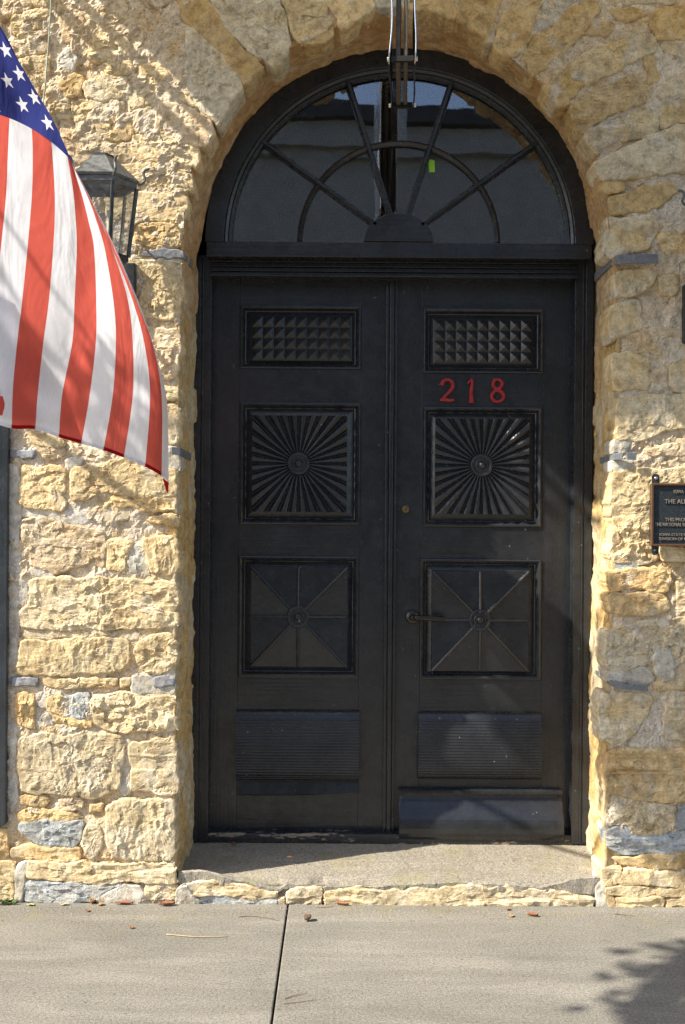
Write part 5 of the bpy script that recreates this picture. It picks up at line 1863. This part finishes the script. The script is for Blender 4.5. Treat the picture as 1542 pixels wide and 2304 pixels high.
for (za, zb_) in ((zr[0] + 0.12, zr[1]), (zr[1] + 0.12, zr[2])):
    n_ = int((zb_ - za) / 0.045)
    for k in range(n_):
        z = za + (zb_ - za) * (k + 0.5) / n_
        v = [(x, y, zz) for x in (x0 + sw + .001, x1 - sw - .001) for (y, zz) in ((-0.016, z - 0.020), (-0.012, z - 0.023), (0.018, z + 0.020), (0.014, z + 0.023))]
        MB().add(v, [(0, 1, 2, 3), (7, 6, 5, 4), (0, 4, 5, 1), (1, 5, 6, 2), (2, 6, 7, 3), (3, 7, 4, 0)]).build("slat", M_SHUT, sh)

# ---- loose cord
P = [at(117, -120, -0.25), at(115, 0, -0.25), at(110, 90, -0.25), at(103, 180, -0.25), at(96, 250, -0.25), at(86, 380, -0.24), at(80, 520, -0.20)]
cd = MB().tube([Vector(p) for p in catmull([tuple(p) for p in P], 5)], 0.0028, 6).build("cord", M_CORD, None, True)
tag(cd, "thin pale green cord hanging in front of the stone above the flag", "cord")

# ---- flag
fg = empty("flag", tuple(at(150, 1000, -1.4)))
tag(fg, "red and white striped flag with white stars on blue, hanging slack", "flag")
YB = -1.0
COLS = {
    'a': [(22, 266), (18, 350), (14, 440), (2, 560), (-14, 690), (-26, 800), (-32, 900), (-34, 946)],
    'b': [(72, 290), (74, 350), (72, 440), (62, 560), (50, 680), (39, 770), (29, 880), (27, 964)],
    'c': [(116, 319), (122, 400), (124, 470), (120, 560), (110, 680), (98, 770), (85, 890), (80, 966)],
    'd': [(152, 352), (165, 430), (171, 500), (173, 560), (168, 680), (163, 770), (140, 890), (133, 984)],
    'e': [(161, 364), (185, 440), (200, 500), (212, 560), (217, 680), (216, 770), (202, 890), (183, 998)],
    'f': [(166, 377), (195, 437), (215, 490), (236, 560), (256, 680), (261, 770), (254, 890), (233, 1013)],
    'g': [(168, 380), (200, 446), (226, 502), (253, 562), (287, 670), (299, 770), (299, 890), (279, 1030)],
    'h': [(170, 383), (205, 452), (236, 517), (263, 582), (300, 680), (325, 772), (338, 890), (327, 1050)],
    'i': [(172, 386), (208, 456), (242, 524), (271, 590), (312, 690), (345, 780), (364, 892), (364, 1071)],
    'j': [(174, 389), (212, 462), (248, 532), (279, 600), (322, 705), (352, 800), (376, 905), (380, 1086)],
}
keys = 'abcdefghij'
NR = 48


def curve_n(pts, n):
    c = catmull(pts, 12)
    return resample([tuple(q) for q in c], n)


cols_px = [curve_n(COLS[k], NR) for k in keys]
left = []
for m_ in (1,):
    dx = np.linspace(-52, -56, NR)[:, None] * m_
    q = cols_px[0] + np.concatenate([dx, np.linspace(-16, -6, NR)[:, None] * m_], 1)
    left.append(q)
cols_px = left + cols_px
nc = len(cols_px)
SUB = 6
grid = []
for r in range(NR):
    row = np.array([c[r] for c in cols_px])
    grid.append(catmull([tuple(q) for q in row], SUB))
grid = np.array(grid)                       # NR x (nc-1)*SUB+1 x 2
ncol = grid.shape[1]


def flag_depth(r, ci, px):
    """the cloth swings out from the wall: its left side is nearer the street; soft waves along it"""
    u = ci / (ncol - 1)
    t = r / (NR - 1)
    wave = 0.012 * math.sin(u * 9.0 + 1.2 * t + 0.4) * (0.35 + 0.65 * t) + 0.004 * math.sin(u * 21 + t * 3)
    fold = -0.014 * math.tanh((u * 1.15 - (0.28 + 0.55 * (t - 0.5))) * 9) * t
    return -0.97 - 0.00106 * (378 - px) + wave + fold


verts = np.zeros((NR, ncol, 3))
for r in range(NR):
    for c in range(ncol):
        verts[r, c] = at(grid[r, c, 0], grid[r, c, 1], flag_depth(r, c, grid[r, c, 0]))
strip_red = {0: 1, 1: 0, 2: 1, 3: 0, 4: 0, 5: 1, 6: 0, 7: 1, 8: 0, 9: 1, 10: 0, 11: 1, 12: 0}
# the strip between columns a and b (index 4) is white; left of it red, white, red, white
strip_col = ['R', 'W', 'R', 'W', 'R', 'W', 'R', 'W', 'R', 'W']


def thick(vg, th=0.0016):
    """solid sheet from a grid of points (rows x cols x 3)"""
    nr0, nc0 = vg.shape[:2]
    front = vg.reshape(-1, 3)
    bk_ = front + np.array((0, th, 0))
    v = np.concatenate([front, bk_])
    k = nr0 * nc0
    f = []
    ix = np.arange(k).reshape(nr0, nc0)
    for i in range(nr0 - 1):
        for j in range(nc0 - 1):
            q = (ix[i, j], ix[i, j + 1], ix[i + 1, j + 1], ix[i + 1, j])
            f.append(q[::-1])
            f.append(tuple(k + s for s in q))
    for j in range(nc0 - 1):
        f.append((ix[-1, j], ix[-1, j + 1], k + ix[-1, j + 1], k + ix[-1, j]))
        f.append((ix[0, j + 1], ix[0, j], k + ix[0, j], k + ix[0, j + 1]))
    return v, f


def sheet(vg, name, mat):
    nr0, nc0 = vg.shape[:2]
    ix = np.arange(nr0 * nc0).reshape(nr0, nc0)
    f = np.stack([ix[:-1, :-1], ix[1:, :-1], ix[1:, 1:], ix[:-1, 1:]], -1).reshape(-1, 4)
    return mesh(name, vg.reshape(-1, 3), f, mat, fg, True)


for k in range(nc - 1):
    sheet(verts[:, k * SUB:(k + 1) * SUB + 1], "stripe", M_FRED if strip_col[k] == 'R' else M_FWHITE)
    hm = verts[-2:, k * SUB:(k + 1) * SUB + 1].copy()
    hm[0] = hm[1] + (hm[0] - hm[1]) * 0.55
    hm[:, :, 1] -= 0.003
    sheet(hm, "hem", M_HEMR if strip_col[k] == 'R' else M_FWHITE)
# tail of the first stripe folded back at the lower corner
t0 = at(379, 1086, YB + 0.03)
t1 = at(376, 1112, YB + 0.03)
mesh("hem_tail", [at(366, 1074, YB + .02), at(380, 1086, YB + .02), at(379, 1112, YB + .03), at(374, 1104, YB + .03)], [(0, 1, 2, 3)], M_HEMR, fg)
# canton: one sheet cut so that every star is a piece of its own
first = np.array([(-36, 250), (-70, 120), (-140, -60), (-230, -260)], float)
last = np.array([(174, 389), (164, 368), (136, 304), (112, 256), (92, 222), (68, 181), (41, 134), (20, 92), (0, 57), (-70, -70), (-150, -220)], float)
f_c, l_c = curve_n([tuple(q) for q in first], 26), curve_n([tuple(q) for q in last], 34)
f_c[0] = grid[0][0]
outline = [tuple(q) for q in grid[0]] + [tuple(q) for q in l_c[1:]] + [tuple(q) for q in f_c[::-1][:-1]]
stars = [(13, 113), (44, 166), (17, 182), (78, 219), (51, 236), (108, 277), (-26, 128), (-30, 60), (-46, 190), (-12, 236)]
star_poly = []
for (sx_, sy_) in stars:
    p_ = []
    for j_ in range(10):
        a = R(90 + 36 * j_ + 14)
        r = 18.0 if j_ % 2 == 0 else 7.2
        ex, ey = r * math.cos(a), -r * math.sin(a)
        q = (sx_ + ex * 0.86 + ey * 0.18, sy_ + ey * 1.08 + ex * 0.30)
        for _ in range(12):                       # keep the points on the cloth
            if inside(np.array([q[0] + 2.0]), np.array([q[1]]), outline)[0]:
                break
            q = (q[0] + (sx_ - q[0]) * 0.12, q[1] + (sy_ - q[1]) * 0.12)
        p_.append(q)
    star_poly.append(p_)
from mathutils.geometry import delaunay_2d_cdt
o_np = np.array(outline)
star_poly = [p_ for p_ in star_poly if inside(np.array([q[0] for q in p_]), np.array([q[1] for q in p_]), outline).all()]
pts2, edg = [Vector(q) for q in outline], [(k, (k + 1) % len(outline)) for k in range(len(outline))]
for p_ in star_poly:
    k0 = len(pts2)
    pts2 += [Vector(q) for q in p_]
    edg += [(k0 + k, k0 + (k + 1) % 10) for k in range(10)]
gx_, gy_ = np.meshgrid(np.arange(-230, 180, 9.0), np.arange(-260, 390, 9.0))
m_in = inside(gx_.ravel(), gy_.ravel(), outline)
pts2 += [Vector((a, b)) for a, b, k in zip(gx_.ravel(), gy_.ravel(), m_in) if k]
ov, oe, of, _, _, _ = delaunay_2d_cdt(pts2, edg, [], 0, 1e-4)
ov = np.array([(q.x, q.y) for q in ov])
cen_f = np.array([ov[list(f_)].mean(0) for f_ in of])
ok = inside(cen_f[:, 0], cen_f[:, 1], outline)
which = np.full(len(of), -1)
for k, p_ in enumerate(star_poly):
    which[inside(cen_f[:, 0], cen_f[:, 1], p_)] = k
v3 = []
for (a, b) in ov:
    v3.append(at(a, b, -0.97 - 0.00106 * (378 - a) + 0.010 * math.sin(a * 0.03 + b * 0.011) + 0.005 * math.sin(a * 0.08 - b * 0.02)))


def sub_mesh(sel, name, mat):
    fs = [of[i_] for i_ in np.nonzero(sel)[0]]
    used = sorted({k for f_ in fs for k in f_})
    rm2 = {k: n_ for n_, k in enumerate(used)}
    mesh(name, [v3[k] for k in used], [tuple(rm2[k] for k in f_) for f_ in fs], mat, fg, True)


sub_mesh(ok & (which < 0), "canton", M_FBLUE)
for k in range(len(star_poly)):
    sub_mesh(ok & (which == k), "star", M_FWHITE)
pole_a, pole_b = Vector((-2.05, 0.0, 2.35)), at(-150, -222, -1.53)
# part of the cloth doubled back behind the lower left
v = np.zeros((14, 10, 3))
for i in range(14):
    for j in range(10):
        u, w_ = i / 13, j / 9
        q = (-60 + w_ * (58 + 142 * u), 650 + 282 * u + 24 * w_ * u)
        v[i, j] = at(q[0], q[1], -0.97 - 0.00106 * (378 - q[0]) + 0.030 + 0.006 * math.sin(w_ * 7))
sheet(v, "doubled_back_layer", M_FWHITE)
# curl of the far corner peeping in at the left edge
v = np.zeros((12, 7, 3))
for i in range(12):
    for j in range(7):
        u, w_ = i / 11, j / 6
        q = (-88 + w_ * (100 - 26 * abs(u - 0.75)), 830 + 95 * u + 10 * w_)
        v[i, j] = at(q[0], q[1], -0.97 - 0.00106 * (378 + 88) - 0.07 * math.sin(w_ * 2.2))
sheet(v[:7], "folded_corner", M_FWHITE)
sheet(v[6:], "folded_corner", M_FRED)
fpo = MB().tube([pole_a, pole_b, pole_b + (pole_b - pole_a).normalized() * 0.08], [0.014, 0.012, 0.012], 10).build("flagpole", M_SIGNW, None, True)
tag(fpo, "wooden flagpole slanting out from the wall, beyond the left edge", "flagpole")

# ---- fallen leaves, twigs and straw on the pavement
def leaf_thing(px, py, ln, wd, rot, mat, label, curl=0.35, zoff=0.0):
    g0 = ground(px, py, zoff)
    n, m = 7, 4
    v, f = [], []
    for i in range(n + 1):
        u = i / n
        hw = wd * math.sin(math.pi * min(1, u * 0.94 + 0.05)) ** 0.8
        for j in range(m + 1):
            s_ = (j / m) * 2 - 1
            x, y = (u - 0.5) * ln, s_ * hw
            z = 0.003 + curl * wd * (s_ * s_) + 0.12 * ln * (u - 0.5) ** 2 + 0.002 * math.sin(u * 9 + s_ * 3)
            c_, s2 = math.cos(rot), math.sin(rot)
            v.append((g0.x + x * c_ - y * s2, g0.y + x * s2 + y * c_, g0.z + z))
    for i in range(n):
        for j in range(m):
            a = i * (m + 1) + j
            f.append((a, a + 1, a + m + 2, a + m + 1))
    o = mesh("fallen_leaf", v, f, mat, None, True)
    md = o.modifiers.new("solid", 'SOLIDIFY')
    md.thickness = 0.0008
    tag(o, label, "leaf", "dry leaves lying along the foot of the wall")
    return o


leaf_thing(70, 2038, 0.030, 0.008, 0.1, M_LEAF3, "yellow green leaf lying below the left plinth stone")
leaf_thing(280, 2035, 0.066, 0.011, 0.0, M_LEAF1, "long rust brown leaf under the smooth cement patch of the plinth", 0.6)
leaf_thing(376, 2038, 0.060, 0.013, 0.15, M_LEAF1, "pointed rust brown leaf at the corner of the left pier", 0.8)
leaf_thing(228, 2037, 0.026, 0.010, 0.7, M_LEAF2, "tiny orange leaf between the yellow green leaf and the long one")
leaf_thing(197, 2051, 0.022, 0.007, 2.2, M_LEAF1, "small red brown scrap alone on the concrete near the left pier")
leaf_thing(208, 2033, 0.024, 0.012, 1.2, M_LEAF2, "tan leaf leaning on the grey plinth stone", 1.0)
leaf_thing(296, 2089, 0.022, 0.007, -0.5, M_LEAF1, "small rusty scrap farthest out on the left slab")
leaf_thing(770, 2037, 0.050, 0.009, -0.35, M_LEAF1, "slim rust brown leaf below the middle of the step", 0.9)
leaf_thing(693, 2072, 0.034, 0.014, 0.9, M_TWIG, "crumpled dark brown leaf beside the pavement joint", 1.2)
leaf_thing(1199, 2062, 0.038, 0.011, -0.3, M_LEAF1, "bright orange leaf standing clear of the step's right end", 0.8)
leaf_thing(1152, 2063, 0.022, 0.008, 0.9, M_LEAF2, "little pale orange leaf left of the bright one")
leaf_thing(1144, 2048, 0.018, 0.008, 0.2, M_LEAF1, "orange scrap tucked under the step's long stone")
leaf_thing(975, 2036, 0.018, 0.008, 1.1, M_LEAF2, "tan scrap caught against the step's long stone")
leaf_thing(147, 2037, 0.034, 0.007, 0.3, M_STRAW, "pale dry husk between the plinth leaves")
zst = at(880, 1930, 0.16).z
leaf_thing(527, 1901, 0.026, 0.009, 0.4, M_LEAF1, "small orange leaf in the shade on the doorstep", 0.5, zst + 0.002)
leaf_thing(652, 1931, 0.022, 0.009, 0.1, M_LEAF2, "ochre leaf at the shadow's edge on the doorstep", 0.5, zst + 0.002)


def twig_thing(pts, r, mat, label, z=0.003):
    P = [ground(px, py, z) for px, py in pts]
    P = [Vector(p) for p in catmull([tuple(p) for p in P], 5)]
    o = MB().tube(P, [r * (1 - 0.5 * i / (len(P) - 1)) for i in range(len(P))], 6).build("twig", mat, None, True)
    tag(o, label, "twig", "twigs and straws on the pavement")


twig_thing([(375, 2102), (430, 2107), (480, 2108), (512, 2106)], 0.0022, M_STRAW, "long pale straw lying on the left slab")
twig_thing([(537, 2062), (570, 2061), (602, 2065), (628, 2071)], 0.0017, M_TWIG, "thin brown twig next to the joint near the step")
twig_thing([(712, 2040), (735, 2041), (752, 2038)], 0.0016, M_TWIG, "short dark twig against the step right of the joint")
twig_thing([(1382, 2055), (1405, 2058), (1428, 2061)], 0.0018, M_TWIG, "dark twig below the right plinth")
twig_thing([(640, 2247), (665, 2239), (690, 2234)], 0.0014, M_TWIG, "upper of two fine brown needles right of the joint")
twig_thing([(637, 2258), (672, 2254), (712, 2249)], 0.0014, M_TWIG, "lower of two fine brown needles right of the joint")
twig_thing([(766, 1931), (790, 1934), (812, 1931)], 0.0012, M_TWIG, "fine curved twig lying on the sunlit doorstep", zst + 0.002)

gr = MB()
rg = random.Random(21)
for k in range(900):
    px, py = rg.uniform(-60, 1600), 2034 + 8 * (0.5 + 0.5 * rg.random()) + abs(rg.gauss(0, 10)) + (10 if rg.random() < 0.1 else 0)
    g0 = ground(px, min(py + px * 0.006, 2200))
    r_ = rg.uniform(0.0012, 0.0042)
    a_ = rg.uniform(0, 6.28)
    q = [(g0.x + r_ * math.cos(a_ + t_) * rg.uniform(0.6, 1.3), g0.y + r_ * math.sin(a_ + t_) * rg.uniform(0.6, 1.3), 0.0002) for t_ in (0, 1.6, 3.1, 4.7)]
    gr.add(q + [(g0.x, g0.y, r_ * 0.9)], [(0, 1, 4), (1, 2, 4), (2, 3, 4), (3, 0, 4)])
tag(gr.build("grit", mat_plain("grit", (0.30, 0.25, 0.18), 0.95, 0, 300, 0.7)), "loose grit and crumbs of stone along the foot of the wall", "grit", kind="stuff")
# ---- weed at the foot of the left corner
wd_ = MB()
rw = random.Random(3)
g0 = ground(14, 2034)
for k in range(26):
    a = rw.uniform(0, 6.28)
    l_ = rw.uniform(0.012, 0.03)
    b0 = Vector((g0.x + rw.uniform(-0.03, 0.025), g0.y + rw.uniform(-0.012, 0.008), 0.001))
    d_ = Vector((math.cos(a), math.sin(a), rw.uniform(0.4, 1.0))).normalized()
    s_ = d_.cross(Vector((0, 0, 1))).normalized() * l_ * 0.22
    wd_.add([b0, b0 + d_ * l_ * 0.5 + s_, b0 + d_ * l_, b0 + d_ * l_ * 0.5 - s_], [(0, 1, 2, 3)])
wo = wd_.build("weed", M_WEED)
tag(wo, "tiny green weed sprouting where the plinth meets the pavement", "weed")


# ==================================================================== ACROSS THE STREET (mirrored in the fanlight) AND THE STREET TREE
def facade(name, x0, x1, y, h, mat, label, nwin, rows):
    root = empty(name, ((x0 + x1) / 2, y, 0))
    tag(root, label, "building")
    MB().box(x0, x1, y - 8, y, -0.1, h).build("wall", mat, root)
    MB().box(x0 - 0.3, x1 + 0.3, y - 8.3, y + 0.45, h + 0.002, h + 0.35).build("roof", M_ROOF, root)
    MB().box(x0 - 0.15, x1 + 0.15, y + 0.002, y + 0.22, h - 0.55, h - 0.02).build("cornice", mat, root)
    for r in range(rows):
        for k in range(nwin):
            wx = x0 + (x1 - x0) * (k + 0.5) / nwin
            wz = 1.0 + r * 3.4
            fo = MB().box(wx - 0.62, wx + 0.62, y + 0.002, y + 0.06, wz - 0.08, wz + 2.0).build("window", M_POLE, root)
            MB().box(wx - 0.5, wx + 0.5, y + 0.0605, y + 0.075, wz, wz + 1.9).build("pane", M_ROOM, fo)
    return root


facade("brick_building", -7.5, 9.0, -20.0, 10.60, M_BRICK, "two-storey building facing the door from across the street", 6, 2)
facade("brick_building", -19.0, -7.6, -21.0, 7.6, M_BRICK, "lower building standing left of the facing one across the street", 4, 2)
facade("brick_building", 9.1, 20.0, -20.5, 8.6, M_BRICK, "building standing right of the facing one across the street", 4, 2)
up = MB().tube([(0.76, -14.0, -0.1), (0.76, -14.0, 12.5)], [0.16, 0.13], 14).build("utility_pole", M_POLE, None, True)
tag(up, "pale utility pole on the far side of the street", "pole")


def street_tree(loc, label, hgt, crown_c, crown_r, nleaf, extra=(), boughs=()):
    root = empty("street_tree", loc)
    tag(root, label, "tree")
    base = Vector(loc)
    cc = Vector(crown_c)
    rt = random.Random(int(abs(loc[0]) * 100))
    MB().tube([base, base + Vector((0.03, 0.02, hgt * 0.25)), base.lerp(cc, 0.45) + Vector((0, 0, hgt * 0.1)), cc + Vector((0, 0, -0.2)), cc + Vector((0, 0, 0.9))], [0.17, 0.14, 0.11, 0.07, 0.02], 12).build("trunk", M_BARK, root, True)
    ends = [cc + Vector((rt.uniform(-1, 1) * crown_r[0] * .8, rt.uniform(-1, 1) * crown_r[1] * .8, rt.uniform(-.5, .8) * crown_r[2])) for _ in range(12)]
    for e in ends:
        s_ = base.lerp(cc, rt.uniform(0.55, 0.95))
        MB().tube([s_, s_.lerp(e, 0.5) + Vector((0, 0, 0.15)), e], [0.045, 0.025, 0.008], 6).build("limb", M_BARK, root, True)
    for q0 in range(0, len(extra), 7):
        grp = [Vector(e[0]) for e in extra[q0:q0 + 7]]
        mid_ = sum(grp, Vector()) / len(grp) + Vector((0.35, -0.25, 0.25))
        s_ = base.lerp(cc, 0.8)
        MB().tube([s_, s_.lerp(mid_, 0.5) + Vector((0, 0, 0.2)), mid_], [0.035, 0.018, 0.010], 6).build("limb", M_BARK, root, True)
        for e in grp:
            MB().tube([mid_, mid_.lerp(e, 0.5) + Vector((0, 0, 0.04)), e], [0.010, 0.007, 0.004], 5).build("limb", M_BARK, root, True)
    for pl_, rad in boughs:
        MB().tube([Vector(q) for q in catmull([tuple(p) for p in pl_], 5)], rad, 7).build("limb", M_BARK, root, True)
    blobs = []
    for _ in range(90):
        while True:
            q = Vector((rt.uniform(-1, 1), rt.uniform(-1, 1), rt.uniform(-1, 1)))
            if 0.35 < q.length < 1:
                break
        blobs.append((cc + Vector((q.x * crown_r[0], q.y * crown_r[1], q.z * crown_r[2])), rt.uniform(0.16, 0.34), nleaf // 90))
    for e in extra:
        blobs.append((Vector(e[0]), e[1], e[2]))
    v, f = [], []
    for (c, r, n) in blobs:
        for _ in range(n):
            p = c + Vector((rt.gauss(0, 1), rt.gauss(0, 1), rt.gauss(0, 1))) * (r * 0.55)
            l_ = rt.uniform(0.05, 0.09)
            d_ = Vector((rt.uniform(-1, 1), rt.uniform(-1, 1), rt.uniform(-1, .4))).normalized()
            s_ = d_.cross(Vector((rt.uniform(-1, 1), rt.uniform(-1, 1), rt.uniform(-1, 1)))).normalized() * l_ * 0.42
            k = len(v)
            v += [p, p + d_ * l_ * .45 + s_, p + d_ * l_, p + d_ * l_ * .45 - s_]
            f.append((k, k + 1, k + 2, k + 3))
    mesh("crown", v, f, M_FOL, root)
    return root


def sun_at(p, t):
    return Vector(p) + SUN_DIR * t


# tree twigs and boughs placed along sun rays to shade door, pier and pavement
EX = []
for (px, py, r, n) in ((1480, 1540, 0.16, 200), (1415, 1530, 0.09, 80), (1420, 1620, 0.12, 120), (1530, 1650, 0.20, 260), (1470, 1720, 0.15, 200), (1400, 1720, 0.09, 80), (1545, 1780, 0.13, 120), (1460, 1830, 0.06, 30), (1330, 1640, 0.06, 26)):
    EX.append((sun_at(at(px, py, 0), 4.6), r, n))
for (px, py, r, n) in ((1250, 1450, 0.05, 20), (1265, 1560, 0.06, 26), (1270, 1690, 0.07, 36), (1215, 1700, 0.03, 10)):
    EX.append((sun_at(at(px, py, 0.39), 4.8), r, n))
for (px, py, r, n) in ((1520, 2190, 0.10, 70), (1560, 2260, 0.16, 130), (1500, 2285, 0.07, 36), (1575, 2140, 0.10, 60)):
    EX.append((sun_at(ground(px, py), 5.0), r, n))
BOUGH = [([sun_at(at(px, py, 0.39), 4.7) for px, py in ((1160, 1330), (1195, 1400), (1225, 1490), (1262, 1590), (1300, 1690), (1345, 1800))], 0.026),
         ([sun_at(at(px, py, 0.39), 4.7) for px, py in ((1040, 1590), (1120, 1615), (1200, 1640), (1290, 1690))], 0.017),
         ([sun_at(at(px, py, 0.39), 4.7) for px, py in ((1225, 980), (1250, 1020), (1290, 1060), (1330, 1120))], 0.017)]
street_tree((-2.75, -3.9, 0), "leafy street tree on the pavement left of the camera", 6.0, (-1.9, -3.0, 5.6), (1.4, 1.1, 1.0), 9000, EX, BOUGH)
